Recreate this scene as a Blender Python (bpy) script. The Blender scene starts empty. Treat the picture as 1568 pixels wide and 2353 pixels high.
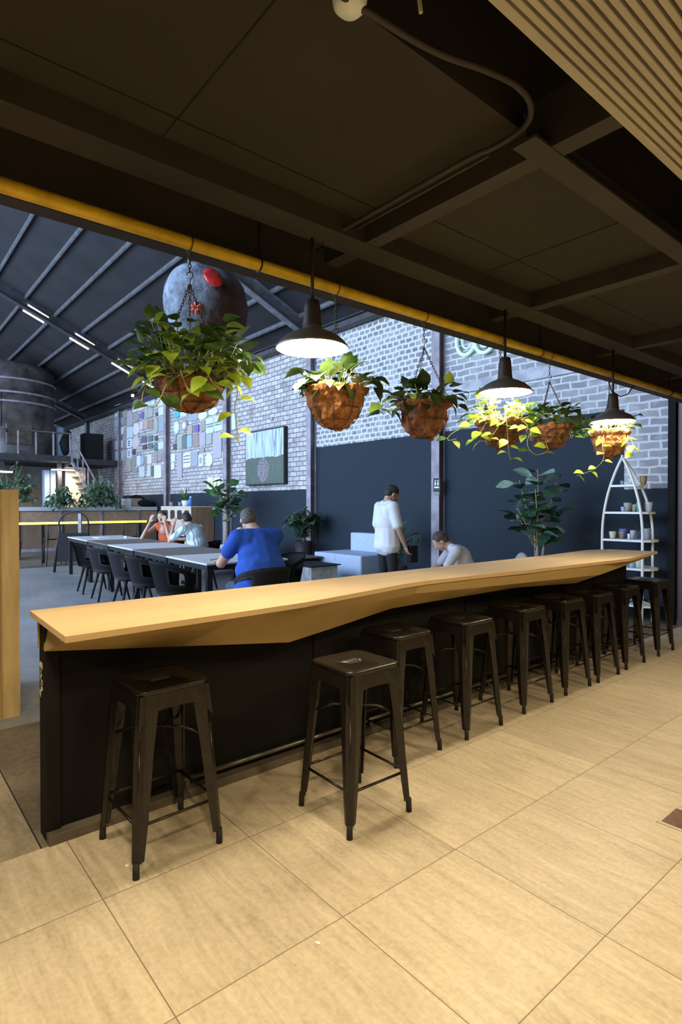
import bpy, bmesh, math, random
from mathutils import Vector, Matrix, Euler, noise
from math import sin, cos, pi, radians
S = bpy.context.scene
COL = S.collection
PI = math.pi

# ------------------------------------------------------------------ camera
EYE = Vector((0, 0, 1.40)); FPX = 1325.0; YAW = .8743; PITCH = -.0125
cam_d = bpy.data.cameras.new('camera'); cam = bpy.data.objects.new('camera', cam_d); COL.objects.link(cam)
cam.location = EYE; cam.rotation_euler = (PI/2 + PITCH, 0, YAW)
cam_d.sensor_fit = 'HORIZONTAL'; cam_d.sensor_width = 36; cam_d.lens = FPX/1568*36
cam_d.clip_start = .05; cam_d.clip_end = 100
S.camera = cam
S.view_settings.view_transform = 'Standard'; S.view_settings.look = 'None'
S.view_settings.gamma = 1; S.view_settings.use_curve_mapping = False
S.view_settings.exposure = 0.0

# ------------------------------------------------------------------ world and lights
w = bpy.data.worlds.new('world'); S.world = w; w.use_nodes = True
w.node_tree.nodes['Background'].inputs[0].default_value = (.45, .55, .8, 1)
w.node_tree.nodes['Background'].inputs[1].default_value = .05

def area(name, loc, target, size, size_y, power, color, shape='RECTANGLE', spread=PI):
    l = bpy.data.lights.new(name, 'AREA'); l.shape = shape; l.size = size
    if shape == 'RECTANGLE': l.size_y = size_y
    l.energy = power; l.color = color; l.spread = spread
    o = bpy.data.objects.new(name, l); COL.objects.link(o); o.location = loc
    o.rotation_euler = (Vector(target)-Vector(loc)).to_track_quat('-Z', 'Y').to_euler()
    return o
DAY = (.54, .71, 1.0); WARM = (1.0, .80, .47)
area('hall_window_daylight', (-9, -6.6, 4.5), (-10, 7.5, 2.2), 14, 6, 3600, DAY)
area('hall_far_window_daylight', (-22, -6.0, 4.5), (-21, 7.5, 3.0), 10, 5, 1700, DAY)
for i, (x, y, p) in enumerate([(.2, .1, 62), (.9, 1.6, 32), (.3, 3.5, 44), (1.0, 5.0, 44), (-.3, -1.6, 40), (.5, 6.6, 18)]):
    area('ceiling_downlight', (x, y, 2.52), (x-.01, y, 0), .22, .22, p, WARM, 'DISK')

area('pendant_beyond_frame', (-2.26, .08, 2.16), (-2.26, .08, 0), .33, .33, 24, (1, .85, .56), 'DISK')
# ------------------------------------------------------------------ pixel rays on real planes (for measured positions)
_c, _s = cos(YAW), sin(YAW)
FW = Vector((-_s*cos(PITCH), _c*cos(PITCH), sin(PITCH))); RT = Vector((_c, _s, 0)); UP = RT.cross(FW)
def ray(u, v): return FW + RT*((u-784)/FPX) + UP*((1176.5-v)/FPX)
def ony(u, v, y): r = ray(u, v); return EYE + r*(y/r.y)
def onx(u, v, x): r = ray(u, v); return EYE + r*(x/r.x)

# ------------------------------------------------------------------ materials
MATS = {}
def mat(name, col=(.5, .5, .5), rough=.6, metal=0., spec=.5, emit=None, es=0., noise_amt=0., noise_scale=8., bump=0., bump_scale=60., trans=0., col2=None, sheen=0.):
    if name in MATS: return MATS[name]
    m = bpy.data.materials.new(name); m.use_nodes = True; MATS[name] = m
    n = m.node_tree.nodes; l = m.node_tree.links; b = n['Principled BSDF']
    b.inputs['Base Color'].default_value = (*col, 1); b.inputs['Roughness'].default_value = rough
    b.inputs['Metallic'].default_value = metal; b.inputs['Specular IOR Level'].default_value = spec
    if trans: b.inputs['Transmission Weight'].default_value = trans
    if emit: b.inputs['Emission Color'].default_value = (*emit, 1); b.inputs['Emission Strength'].default_value = es
    tc = n.new('ShaderNodeTexCoord')
    if noise_amt or col2:
        nt = n.new('ShaderNodeTexNoise'); nt.inputs['Scale'].default_value = noise_scale; nt.inputs['Detail'].default_value = 6
        l.new(tc.outputs['Object'], nt.inputs['Vector'])
        mx = n.new('ShaderNodeMix'); mx.data_type = 'RGBA'
        c2 = col2 if col2 else tuple(max(0, c*(1-noise_amt)) for c in col)
        mx.inputs['A'].default_value = (*c2, 1); mx.inputs['B'].default_value = (*(col if col2 else tuple(min(1, c*(1+noise_amt)) for c in col)), 1)
        r = n.new('ShaderNodeMapRange'); r.inputs[1].default_value = .35; r.inputs[2].default_value = .65
        l.new(nt.outputs['Fac'], r.inputs[0]); l.new(r.outputs[0], mx.inputs['Factor']); l.new(mx.outputs['Result'], b.inputs['Base Color'])
    if bump:
        nb = n.new('ShaderNodeTexNoise'); nb.inputs['Scale'].default_value = bump_scale; nb.inputs['Detail'].default_value = 4
        l.new(tc.outputs['Object'], nb.inputs['Vector'])
        bp = n.new('ShaderNodeBump'); bp.inputs['Strength'].default_value = bump; bp.inputs['Distance'].default_value = .02
        l.new(nb.outputs['Fac'], bp.inputs['Height']); l.new(bp.outputs['Normal'], b.inputs['Normal'])
    return m

def N(m, t, **k):
    x = m.node_tree.nodes.new(t)
    for a, v in k.items(): setattr(x, a, v)
    return x
def mathn(m, op, a, b=None):
    x = N(m, 'ShaderNodeMath', operation=op)
    for i, v in enumerate((a, b)):
        if v is None: continue
        if isinstance(v, (int, float)): x.inputs[i].default_value = v
        else: m.node_tree.links.new(v, x.inputs[i])
    return x.outputs[0]
def mixc(m, f, a, b, bt='MIX'):
    x = N(m, 'ShaderNodeMix', data_type='RGBA', blend_type=bt); L = m.node_tree.links
    for k, v in (('Factor', f), ('A', a), ('B', b)):
        if isinstance(v, (int, float)): x.inputs[k].default_value = v
        elif isinstance(v, tuple): x.inputs[k].default_value = (*v, 1)
        else: L.new(v, x.inputs[k])
    return x.outputs['Result']
def ramp(m, src, pts):
    r = N(m, 'ShaderNodeValToRGB'); e = r.color_ramp.elements
    while len(e) < len(pts): e.new(.5)
    for i, (p, c) in enumerate(pts): e[i].position = p; e[i].color = (*c, 1)
    m.node_tree.links.new(src, r.inputs[0]); return r.outputs[0]
def noisen(m, vec, scale, detail=5, rough=.55, dist=0):
    x = N(m, 'ShaderNodeTexNoise'); x.inputs['Scale'].default_value = scale; x.inputs['Detail'].default_value = detail
    x.inputs['Roughness'].default_value = rough; x.inputs['Distortion'].default_value = dist
    m.node_tree.links.new(vec, x.inputs['Vector']); return x.outputs['Fac']
def mapping(m, vec, loc=(0, 0, 0), rot=(0, 0, 0), sc=(1, 1, 1)):
    x = N(m, 'ShaderNodeMapping'); x.inputs['Location'].default_value = loc; x.inputs['Rotation'].default_value = rot; x.inputs['Scale'].default_value = sc
    m.node_tree.links.new(vec, x.inputs['Vector']); return x.outputs[0]
def base(name, rough=.6):
    m = bpy.data.materials.new(name); m.use_nodes = True; MATS[name] = m
    b = m.node_tree.nodes['Principled BSDF']; b.inputs['Roughness'].default_value = rough
    tc = N(m, 'ShaderNodeTexCoord'); return m, b, tc.outputs['Object'], m.node_tree.links
def bumpn(m, b, h, strength=.4, dist=.01):
    x = N(m, 'ShaderNodeBump'); x.inputs['Strength'].default_value = strength; x.inputs['Distance'].default_value = dist
    m.node_tree.links.new(h, x.inputs['Height']); m.node_tree.links.new(x.outputs[0], b.inputs['Normal'])

# floor tiles: 61 x 60 cm stone look tiles, veins running across
TX, TY, OX, OY = .613, .598, -1.485, 1.251
m, b, oc, L = base('stone_tile', .42)
sep = N(m, 'ShaderNodeSeparateXYZ'); L.new(oc, sep.inputs[0])
tx = mathn(m, 'DIVIDE', mathn(m, 'SUBTRACT', sep.outputs[0], OX), TX); ty = mathn(m, 'DIVIDE', mathn(m, 'SUBTRACT', sep.outputs[1], OY), TY)
def edge(t, wd):
    f = mathn(m, 'FRACT', t); g = mathn(m, 'ABSOLUTE', mathn(m, 'SUBTRACT', f, .5)); return mathn(m, 'GREATER_THAN', g, .5-wd)
gr = mathn(m, 'MAXIMUM', edge(tx, .0030), edge(ty, .0030))
comb = N(m, 'ShaderNodeCombineXYZ'); L.new(mathn(m, 'FLOOR', tx), comb.inputs[0]); L.new(mathn(m, 'FLOOR', ty), comb.inputs[1])
wn = N(m, 'ShaderNodeTexWhiteNoise'); wn.noise_dimensions = '3D'; L.new(comb.outputs[0], wn.inputs['Vector'])
off = N(m, 'ShaderNodeVectorMath', operation='MULTIPLY_ADD'); L.new(wn.outputs['Color'], off.inputs[0]); off.inputs[1].default_value = (9, 9, 9); L.new(oc, off.inputs[2])
v1 = noisen(m, mapping(m, off.outputs[0], sc=(1.6, 13, 1)), 1.5, 9, .68, 1.1)
v2 = noisen(m, mapping(m, off.outputs[0], sc=(1, 3.2, 1)), 1.6, 4, .5)
v3 = noisen(m, off.outputs[0], 55, 3)
c = ramp(m, v1, [(.30, (.31, .24, .16)), (.44, (.46, .375, .265)), (.56, (.56, .465, .335)), (.72, (.70, .60, .46))])
c = mixc(m, .28, c, ramp(m, v2, [(.3, (.40, .33, .24)), (.7, (.66, .56, .42))]))
c = mixc(m, .20, c, ramp(m, v3, [(.35, (.3, .24, .17)), (.65, (.7, .62, .5))]))
tint = mathn(m, 'ADD', mathn(m, 'MULTIPLY', wn.outputs['Value'], .14), .90)
tv = N(m, 'ShaderNodeVectorMath', operation='SCALE'); L.new(c, tv.inputs[0]); L.new(tint, tv.inputs['Scale'])
c = mixc(m, gr, tv.outputs[0], (.17, .13, .085)); L.new(c, b.inputs['Base Color'])
bumpn(m, b, mathn(m, 'SUBTRACT', mathn(m, 'MULTIPLY', v1, .3), gr), .25, .004)

# hall floor: worn polished concrete
m, b, oc, L = base('hall_concrete', .45)
n1 = noisen(m, oc, .9, 8, .65); n2 = noisen(m, oc, 14, 5)
c = ramp(m, n1, [(.32, (.16, .165, .175)), (.5, (.23, .235, .245)), (.7, (.31, .315, .32))])
c = mixc(m, .25, c, ramp(m, n2, [(.35, (.13, .13, .14)), (.65, (.36, .36, .36))])); L.new(c, b.inputs['Base Color'])
bumpn(m, b, n2, .1, .004)
m, b, oc, L = base('rough_threshold', .75)
n1 = noisen(m, oc, 3.2, 8, .65); n2 = noisen(m, oc, 30, 5)
c = ramp(m, n1, [(.32, (.085, .066, .046)), (.5, (.135, .105, .073)), (.7, (.20, .16, .115))])
c = mixc(m, .25, c, ramp(m, n2, [(.35, (.06, .048, .035)), (.65, (.25, .20, .15))])); L.new(c, b.inputs['Base Color']); bumpn(m, b, n2, .3, .006)

m, b, oc, L = base('threshold_stone', .6)
n1 = noisen(m, mapping(m, oc, sc=(1.5, 7, 1)), 1.6, 8, .65); n2 = noisen(m, oc, 40, 5)
c = ramp(m, n1, [(.32, (.19, .15, .10)), (.5, (.30, .245, .17)), (.7, (.40, .335, .24))])
c = mixc(m, .2, c, ramp(m, n2, [(.35, (.13, .11, .08)), (.65, (.46, .4, .3))])); L.new(c, b.inputs['Base Color']); bumpn(m, b, n1, .2, .006)

# whitewashed masonry with a dark painted lower part
def masonry(name, bw, bh, mortar, brick1, brick2, mort_col, paint, distort, mort=.012, xlim=None):
    m, b, oc, L = base(name, .85)
    sp = N(m, 'ShaderNodeSeparateXYZ'); L.new(oc, sp.inputs[0])
    cb = N(m, 'ShaderNodeCombineXYZ'); L.new(sp.outputs[0], cb.inputs[0]); L.new(sp.outputs[2], cb.inputs[1])
    nz = N(m, 'ShaderNodeTexNoise'); nz.inputs['Scale'].default_value = 4.5; nz.inputs['Detail'].default_value = 3; L.new(cb.outputs[0], nz.inputs['Vector'])
    dv = N(m, 'ShaderNodeVectorMath', operation='MULTIPLY_ADD'); L.new(nz.outputs['Color'], dv.inputs[0]); dv.inputs[1].default_value = (distort, distort*.7, 0); L.new(cb.outputs[0], dv.inputs[2])
    bt = N(m, 'ShaderNodeTexBrick'); bt.inputs['Scale'].default_value = 1; bt.inputs['Brick Width'].default_value = bw; bt.inputs['Row Height'].default_value = bh
    bt.inputs['Mortar Size'].default_value = mort; bt.inputs['Mortar Smooth'].default_value = .55; bt.inputs['Bias'].default_value = 0
    bt.inputs['Color1'].default_value = (*brick1, 1); bt.inputs['Color2'].default_value = (*brick2, 1); bt.inputs['Mortar'].default_value = (*mort_col, 1)
    L.new(dv.outputs[0], bt.inputs['Vector'])
    wash = noisen(m, cb.outputs[0], 2.6, 7, .7)
    c = mixc(m, ramp(m, wash, [(.50, (0, 0, 0)), (.70, (.8, .8, .8))]), bt.outputs['Color'], mort_col)
    dirt = noisen(m, cb.outputs[0], 11, 5, .6)
    c = mixc(m, .35, c, mixc(m, 1., c, ramp(m, dirt, [(.3, (.55, .55, .57)), (.6, (1, 1, 1))]), 'MULTIPLY'))
    nzz = noisen(m, cb.outputs[0], 6, 3)
    zz = mathn(m, 'ADD', sp.outputs[2], mathn(m, 'MULTIPLY', mathn(m, 'SUBTRACT', nzz, .5), .03))
    if len(paint) == 1: mask = mathn(m, 'LESS_THAN', zz, paint[0])
    else:
        xl = mathn(m, 'LESS_THAN', sp.outputs[0], xlim)
        thr = mathn(m, 'ADD', mathn(m, 'MULTIPLY', xl, paint[0]-paint[1]), paint[1]); mask = mathn(m, 'LESS_THAN', zz, thr)
    c = mixc(m, mask, c, (.013, .023, .035)); L.new(c, b.inputs['Base Color'])
    h = mathn(m, 'ADD', mathn(m, 'MULTIPLY', bt.outputs['Fac'], -1.0 if mortar == 'in' else .7), mathn(m, 'MULTIPLY', dirt, .5))
    h = mathn(m, 'MULTIPLY', h, mathn(m, 'SUBTRACT', 1, mask))
    bumpn(m, b, h, .55, .02)
    return m
masonry('masonry_stone', .155, .100, 'out', (.19, .195, .21), (.31, .315, .33), (.66, .67, .68), (2.62, 1.60), .085, .026, -3.33)
masonry('masonry_block', .26, .100, 'out', (.24, .245, .26), (.38, .385, .40), (.64, .65, .66), (2.62, 1.60), .075, .020, -3.33)
masonry('masonry_brick', .25, .108, 'in', (.46, .44, .43), (.66, .64, .62), (.16, .145, .14), (1.74,), .04, .012)

# plywood / wood
def wood(name, c1, c2, c3, sc=(1, 14, 14), rough=.45, k=1.2):
    m, b, oc, L = base(name, rough)
    v = mapping(m, oc, sc=sc); n1 = noisen(m, v, k, 6, .6, .6); n2 = noisen(m, oc, 1.7, 3)
    c = ramp(m, n1, [(.3, c1), (.5, c2), (.7, c3)]); c = mixc(m, .3, c, ramp(m, n2, [(.35, c1), (.65, c3)])); L.new(c, b.inputs['Base Color']); return m
wood('counter_ply', (.49, .34, .18), (.55, .385, .205), (.61, .43, .235), (9, .8, 9), .55, 1.0); MATS['counter_ply'].node_tree.nodes['Principled BSDF'].inputs['Specular IOR Level'].default_value = .25
wood('fascia_ply', (.31, .205, .070), (.37, .25, .09), (.43, .295, .115), (9, .9, 9), .5, 1.0)
wood('planter_wood', (.36, .24, .10), (.46, .32, .145), (.56, .40, .19), (12, 12, 1.2), .6, 1.4)
wood('brown_wood', (.20, .11, .06), (.27, .155, .085), (.34, .20, .115), (10, 10, 1.5), .5)
wood('pale_ply', (.60, .50, .38), (.68, .58, .45), (.75, .66, .53), (6, 6, 1.5), .5)
wood('slat_wood', (.36, .325, .245), (.44, .40, .305), (.52, .475, .37), (12, 1.2, 12), .55)
wood('bar_panel', (.14, .095, .06), (.20, .135, .085), (.26, .18, .12), (3, 3, 1), .5)
mat('black_panel', (.0035, .003, .003), .8, spec=.25, noise_amt=.3, noise_scale=4)
mat('black_ceiling', (.030, .024, .018), .85, noise_amt=.12, noise_scale=2)
mat('black_beam', (.042, .034, .027), .7, noise_amt=.15, noise_scale=3)
mat('dark_void', (.012, .010, .009), .9)
mat('roof_dark', (.016, .016, .018), .8, noise_amt=.25, noise_scale=1.5)
mat('purlin_grey', (.085, .088, .095), .6, noise_amt=.25, noise_scale=6)
mat('roof_grey', (.13, .135, .145), .6, noise_amt=.25, noise_scale=6)
mat('roof_steel', (.040, .041, .045), .6, noise_amt=.25, noise_scale=6)
mat('column_steel', (.30, .27, .30), .6, noise_amt=.25, noise_scale=5)
mat('plaster_strip', (.62, .63, .65), .9, noise_amt=.2, noise_scale=3)
mat('yellow_paint', (.80, .52, .02), .42, noise_amt=.18, noise_scale=9)
mat('stool_steel', (.027, .023, .020), .27, metal=.55, noise_amt=.15, noise_scale=20)
mat('rubber', (.012, .012, .012), .8)
mat('shade_metal', (.16, .13, .10), .45, metal=.5)
mat('lamp_glow', (1, 1, 1), .5, emit=(1, .85, .56), es=135)
mat('tube_glow', (1, 1, 1), .5, emit=(1, .86, .62), es=16)
mat('tube_glow_dim', (.6, .55, .5), .5, emit=(1, .82, .62), es=.8)
mat('yellow_glow', (1, .9, .2), .5, emit=(1, .74, .06), es=3.2)
mat('white_glow', (1, 1, 1), .5, emit=(1, .93, .8), es=8)
mat('chain_rust', (.12, .075, .035), .55, metal=.6, noise_amt=.4, noise_scale=60)
mat('coir', (.42, .185, .065), .95, col2=(.20, .075, .025), noise_scale=22, bump=1., bump_scale=38)
mat('coir_dark', (.26, .11, .05), .95, col2=(.11, .045, .02), noise_scale=14, bump=.9, bump_scale=30)
mat('wire_dark', (.05, .035, .025), .6, metal=.5)
mat('black_plastic', (.010, .010, .011), .7, spec=.25)
mat('black_metal', (.02, .02, .022), .45, metal=.4)
mat('table_white', (.60, .61, .63), .5, noise_amt=.05, noise_scale=5)
mat('table_brown', (.15, .13, .11), .5, noise_amt=.1, noise_scale=5)
mat('sofa_blue', (.42, .52, .68), .9, noise_amt=.06, noise_scale=25, bump=.2, bump_scale=120)
mat('cream_fabric', (.66, .63, .58), .9, noise_amt=.06, noise_scale=15)
mat('white_metal', (.78, .82, .82), .35)
mat('mint_neon', (.62, .80, .74), .5, emit=(.62, 1, .85), es=.25)
mat('soil', (.03, .02, .015), .95)
mat('pot_black', (.03, .022, .022), .6)
mat('trunk', (.34, .27, .23), .9, noise_amt=.25, noise_scale=30)
mat('stem_green', (.33, .34, .12), .6)
def leafmat(name, c1, c2, sc=9, rough=.4, tr=.25):
    m, b, oc, L = base(name, rough); n1 = noisen(m, oc, sc, 2)
    c = ramp(m, n1, [(.38, c1), (.62, c2)]); L.new(c, b.inputs['Base Color'])
    t = N(m, 'ShaderNodeBsdfTranslucent'); L.new(c, t.inputs[0]); a = N(m, 'ShaderNodeMixShader'); a.inputs[0].default_value = tr
    L.new(b.outputs[0], a.inputs[1]); L.new(t.outputs[0], a.inputs[2]); L.new(a.outputs[0], m.node_tree.nodes['Material Output'].inputs[0]); return m
leafmat('pothos_dark', (.035, .085, .018), (.10, .17, .035), 16)
leafmat('pothos_olive', (.018, .040, .010), (.050, .085, .022), 16, .4, .12)
leafmat('pothos_lime', (.26, .40, .03), (.46, .58, .06), 14)
leafmat('rubber_leaf', (.012, .04, .022), (.05, .11, .055), 7, .22, .06)
leafmat('rubber_leaf_light', (.17, .30, .20), (.34, .46, .36), 9, .25, .1)
leafmat('palm_leaf', (.03, .085, .04), (.075, .16, .075), 6, .45)
leafmat('bush_leaf', (.04, .11, .05), (.14, .25, .14), 6, .45)
leafmat('fig_leaf', (.03, .10, .03), (.11, .24, .07), 6, .4)

# ------------------------------------------------------------------ mesh helpers
def newbm(): return bmesh.new()
def finish(name, bm, m=None, parent=None, smooth=None, loc=None, rot=None):
    me = bpy.data.meshes.new(name)
    if smooth is not None:
        for f in bm.faces: f.smooth = True
        for e in bm.edges:
            if len(e.link_faces) == 2 and e.calc_face_angle(0) > smooth: e.smooth = False
    bmesh.ops.recalc_face_normals(bm, faces=bm.faces) if len(bm.faces) < 60000 else None
    bm.to_mesh(me); bm.free()
    ms = m if isinstance(m, (list, tuple)) else [m]
    for x in ms:
        if x: me.materials.append(MATS[x] if isinstance(x, str) else x)
    o = bpy.data.objects.new(name, me); COL.objects.link(o)
    if parent: o.parent = parent
    if loc: o.location = loc
    if rot: o.rotation_euler = rot
    return o
def tag(o, label=None, cat=None, group=None, kind=None):
    if label: o['label'] = label
    if cat: o['category'] = cat
    if group: o['group'] = group
    if kind: o['kind'] = kind
    return o
def struct(name, bm, m, **k): return tag(finish(name, bm, m, **k), kind='structure')
def thing(name, label, cat, loc=(0, 0, 0), rz=0, group=None):
    o = bpy.data.objects.new(name, None); COL.objects.link(o); o.empty_display_size = .1
    o.location = loc; o.rotation_euler = (0, 0, rz); return tag(o, label, cat, group)
def copy_tree(o, parent=None):
    c = o.copy(); COL.objects.link(c)
    if parent: c.parent = parent
    for ch in list(o.children): copy_tree(ch, c)
    return c
def box(bm, x0, x1, y0, y1, z0, z1, bev=0, M=None, mi=0):
    r = bmesh.ops.create_cube(bm, size=1)
    vs = r['verts']
    bmesh.ops.scale(bm, vec=(x1-x0, y1-y0, z1-z0), verts=vs); bmesh.ops.translate(bm, vec=((x0+x1)/2, (y0+y1)/2, (z0+z1)/2), verts=vs)
    fs = set(f for v in vs for f in v.link_faces)
    for f in fs: f.material_index = mi
    if bev:
        es = list(set(e for v in vs for e in v.link_edges))
        r2 = bmesh.ops.bevel(bm, geom=es, offset=bev, segments=3, profile=.7, affect='EDGES'); vs = list(set(v for f in r2['faces'] for v in f.verts) | set(v for v in vs if v.is_valid))
    if M: bmesh.ops.transform(bm, matrix=M, verts=vs)
    return vs
def tube(bm, pts, r, seg=8, cap=True, mi=0, closed=False):
    pts = [Vector(p) for p in pts]; n = len(pts); rings = []
    rr = r if isinstance(r, (list, tuple)) else [r]*n
    prev = None
    for i, p in enumerate(pts):
        if closed: t = (pts[(i+1) % n]-pts[i-1])
        else: t = (pts[min(i+1, n-1)]-pts[max(i-1, 0)])
        t.normalize()
        if prev is None:
            a = Vector((0, 0, 1)) if abs(t.z) < .9 else Vector((1, 0, 0)); s = t.cross(a).normalized()
        else:
            s = (prev-t*prev.dot(t)); s = s.normalized() if s.length > 1e-6 else t.orthogonal().normalized()
        prev = s; q = t.cross(s)
        rings.append([bm.verts.new(p+(s*cos(2*PI*k/seg)+q*sin(2*PI*k/seg))*rr[i]) for k in range(seg)])
    m_ = n if closed else n-1
    for i in range(m_):
        A, B = rings[i], rings[(i+1) % n]
        for k in range(seg):
            f = bm.faces.new((A[k], A[(k+1) % seg], B[(k+1) % seg], B[k])); f.material_index = mi; f.smooth = True
    if cap and not closed:
        bm.faces.new(rings[0][::-1]).material_index = mi; bm.faces.new(rings[-1]).material_index = mi
def lathe(bm, prof, seg=32, loc=(0, 0, 0), mi=0, capb=False, capt=False, wob=None):
    rings = []
    for j, (r, z) in enumerate(prof):
        ring = []
        for k in range(seg):
            a = 2*PI*k/seg; rr = r
            if wob: rr = r*(1+wob(a, z))
            ring.append(bm.verts.new((loc[0]+rr*cos(a), loc[1]+rr*sin(a), loc[2]+z)))
        rings.append(ring)
    for A, B in zip(rings, rings[1:]):
        for k in range(seg):
            f = bm.faces.new((A[k], A[(k+1) % seg], B[(k+1) % seg], B[k])); f.material_index = mi; f.smooth = True
    if capb: bm.faces.new(rings[0][::-1]).material_index = mi
    if capt: bm.faces.new(rings[-1]).material_index = mi
def prism(bm, outline, z0, z1, mi=0):
    a = [bm.verts.new((x, y, z0)) for x, y in outline]; b_ = [bm.verts.new((x, y, z1)) for x, y in outline]
    n = len(outline); bm.faces.new(a[::-1]).material_index = mi; bm.faces.new(b_).material_index = mi
    for i in range(n): bm.faces.new((a[i], a[(i+1) % n], b_[(i+1) % n], b_[i])).material_index = mi
def rrect(w_, h_, r, n=5):
    o = []
    for cx, cy, a0 in ((w_/2-r, h_/2-r, 0), (-w_/2+r, h_/2-r, 90), (-w_/2+r, -h_/2+r, 180), (w_/2-r, -h_/2+r, 270)):
        for k in range(n):
            a = radians(a0+90*k/(n-1)); o.append((cx+r*cos(a), cy+r*sin(a)))
    return o
def crom(P, n=6):
    P = [Vector(p) for p in P]; Q = []
    for i in range(len(P)-1):
        p0 = P[max(i-1, 0)]; p1 = P[i]; p2 = P[i+1]; p3 = P[min(i+2, len(P)-1)]
        for k in range(n):
            t = k/n; Q.append(.5*((2*p1)+(-p0+p2)*t+(2*p0-5*p1+4*p2-p3)*t*t+(-p0+3*p1-3*p2+p3)*t**3))
    return Q+[P[-1]]
def chain(bm, a, b_, link=.022, r=.0022, wdt=.0065):
    a = Vector(a); b_ = Vector(b_); L_ = (b_-a).length; n = max(1, int(L_/(link*.78))); t = (b_-a).normalized(); s = t.orthogonal().normalized(); q = t.cross(s)
    for i in range(n):
        c0 = a+t*(L_*(i+.5)/n); e = s if i % 2 else q
        tube(bm, [c0+t*(link*.5*cos(2*PI*k/8))+e*(wdt*sin(2*PI*k/8)) for k in range(8)], r, 4, closed=True)
def smoothbm(bm, ang=.6):
    for f in bm.faces: f.smooth = True

# leaf: heart / oval blade with a folded midrib and droop
LW = {'heart': [0, .62, .98, 1, .86, .6, .28, 0], 'oval': [0, .45, .82, 1, .98, .78, .42, 0], 'lance': [0, .5, .85, 1, .85, .6, .3, 0]}
def leaf(bm, p, d, up, L_, W_, kind='heart', fold=.25, droop=.5, mi=0):
    p = Vector(p); d = Vector(d).normalized(); s = d.cross(Vector(up))
    s = s.normalized() if s.length > 1e-4 else d.orthogonal().normalized(); u = s.cross(d).normalized()
    ws = LW[kind]; n = len(ws); A = []; B = []; Cc = []
    for i, w_ in enumerate(ws):
        t = i/(n-1); c0 = p+d*(L_*t*(1-.18*droop*t))-u*(droop*L_*.55*t*t)
        back = -.10*L_*(kind == 'heart')*(1 if i == 1 else 0)
        hw = w_*W_/2
        Cc.append(bm.verts.new(c0))
        if 0 < i < n-1:
            A.append(bm.verts.new(c0+s*hw+u*(fold*hw)+d*back)); B.append(bm.verts.new(c0-s*hw+u*(fold*hw)+d*back))
        else: A.append(Cc[-1]); B.append(Cc[-1])
    for i in range(n-1):
        for X, fl in ((A, 0), (B, 1)):
            q = [Cc[i], Cc[i+1], X[i+1], X[i]]; q = [v for k, v in enumerate(q) if v not in q[:k]]
            if len(q) >= 3:
                try: f = bm.faces.new(q if fl else q[::-1]); f.material_index = mi; f.smooth = True
                except ValueError: pass

# blob: union of tapered capsules / ellipsoids through a voxel remesh, smoothed, one continuous mesh
def blob(name, parts, voxel, m, parent=None, smooth=4, fn=None):
    bm = newbm()
    for p in parts:
        if p[0] == 'c':
            _, a, ra, b_, rb = p; sub = newbm(); 
            for c0, r0 in ((a, ra), (b_, rb)):
                r = bmesh.ops.create_icosphere(sub, subdivisions=2, radius=r0); bmesh.ops.translate(sub, vec=Vector(c0), verts=r['verts'])
            hull = bmesh.ops.convex_hull(sub, input=sub.verts)
            dead = [g for g in hull['geom_interior'] if isinstance(g, bmesh.types.BMVert)] + [g for g in hull['geom_unused'] if isinstance(g, bmesh.types.BMVert)]
            bmesh.ops.delete(sub, geom=list(set(dead)), context='VERTS')
            mm = bpy.data.meshes.new('t'); sub.to_mesh(mm); sub.free(); bm.from_mesh(mm); bpy.data.meshes.remove(mm)
        else:
            _, c0, sc_, rot = p
            Mx = Matrix.Translation(Vector(c0)) @ (rot if isinstance(rot, Matrix) else Euler(rot or (0, 0, 0)).to_matrix().to_4x4()) @ Matrix.Diagonal((*sc_, 1))
            bmesh.ops.create_icosphere(bm, subdivisions=3, radius=1, matrix=Mx)
    me = bpy.data.meshes.new('tmp'); bm.to_mesh(me); bm.free()
    o = bpy.data.objects.new('tmp', me); COL.objects.link(o)
    r = o.modifiers.new('r', 'REMESH'); r.mode = 'VOXEL'; r.voxel_size = voxel; r.use_smooth_shade = True
    s = o.modifiers.new('s', 'SMOOTH'); s.factor = .5; s.iterations = smooth
    dg = bpy.context.evaluated_depsgraph_get(); dg.update()
    out = bpy.data.meshes.new_from_object(o.evaluated_get(dg)); bpy.data.objects.remove(o); bpy.data.meshes.remove(me)
    out.name = name
    if fn:
        for v in out.vertices: v.co = fn(v.co.copy())
    for pl in out.polygons: pl.use_smooth = True
    out.materials.clear(); 
    for x in (m if isinstance(m, (list, tuple)) else [m]): out.materials.append(MATS[x] if isinstance(x, str) else x)
    ob = bpy.data.objects.new(name, out); COL.objects.link(ob)
    if parent: ob.parent = parent
    return ob

# ================================================================== SETTING
TILE_X = -2.57
def sbox(name, m, *a, **k):
    bm = newbm(); box(bm, *a, **k); return struct(name, bm, m)
sbox('floor', 'stone_tile', TILE_X, 5, -5, 7.5, -.12, 0)
sbox('floor', 'rough_threshold', -4.1, TILE_X, .562, 7.5, -.12, 0)
sbox('floor', 'threshold_stone', -4.1, TILE_X, -5, .556, -.12, 0)
sbox('floor', 'dark_void', -4.1, TILE_X, .556, .562, -.12, -.002)
sbox('floor', 'hall_concrete', -30, -4.1, -7, 7.5, -.12, 0)
sbox('wall_back', 'masonry_stone', -9.87, -6.35, 7.5, 7.8, 0, 5.2)
sbox('wall_back', 'masonry_block', -6.35, -2.62, 7.5, 7.8, 0, 5.2)
sbox('wall_back', 'masonry_brick', -30, -9.87, 7.5, 7.8, 0, 5.2)
sbox('wall_back', 'black_panel', -2.62, 5, 7.5, 7.8, 0, 3.4)
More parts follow.
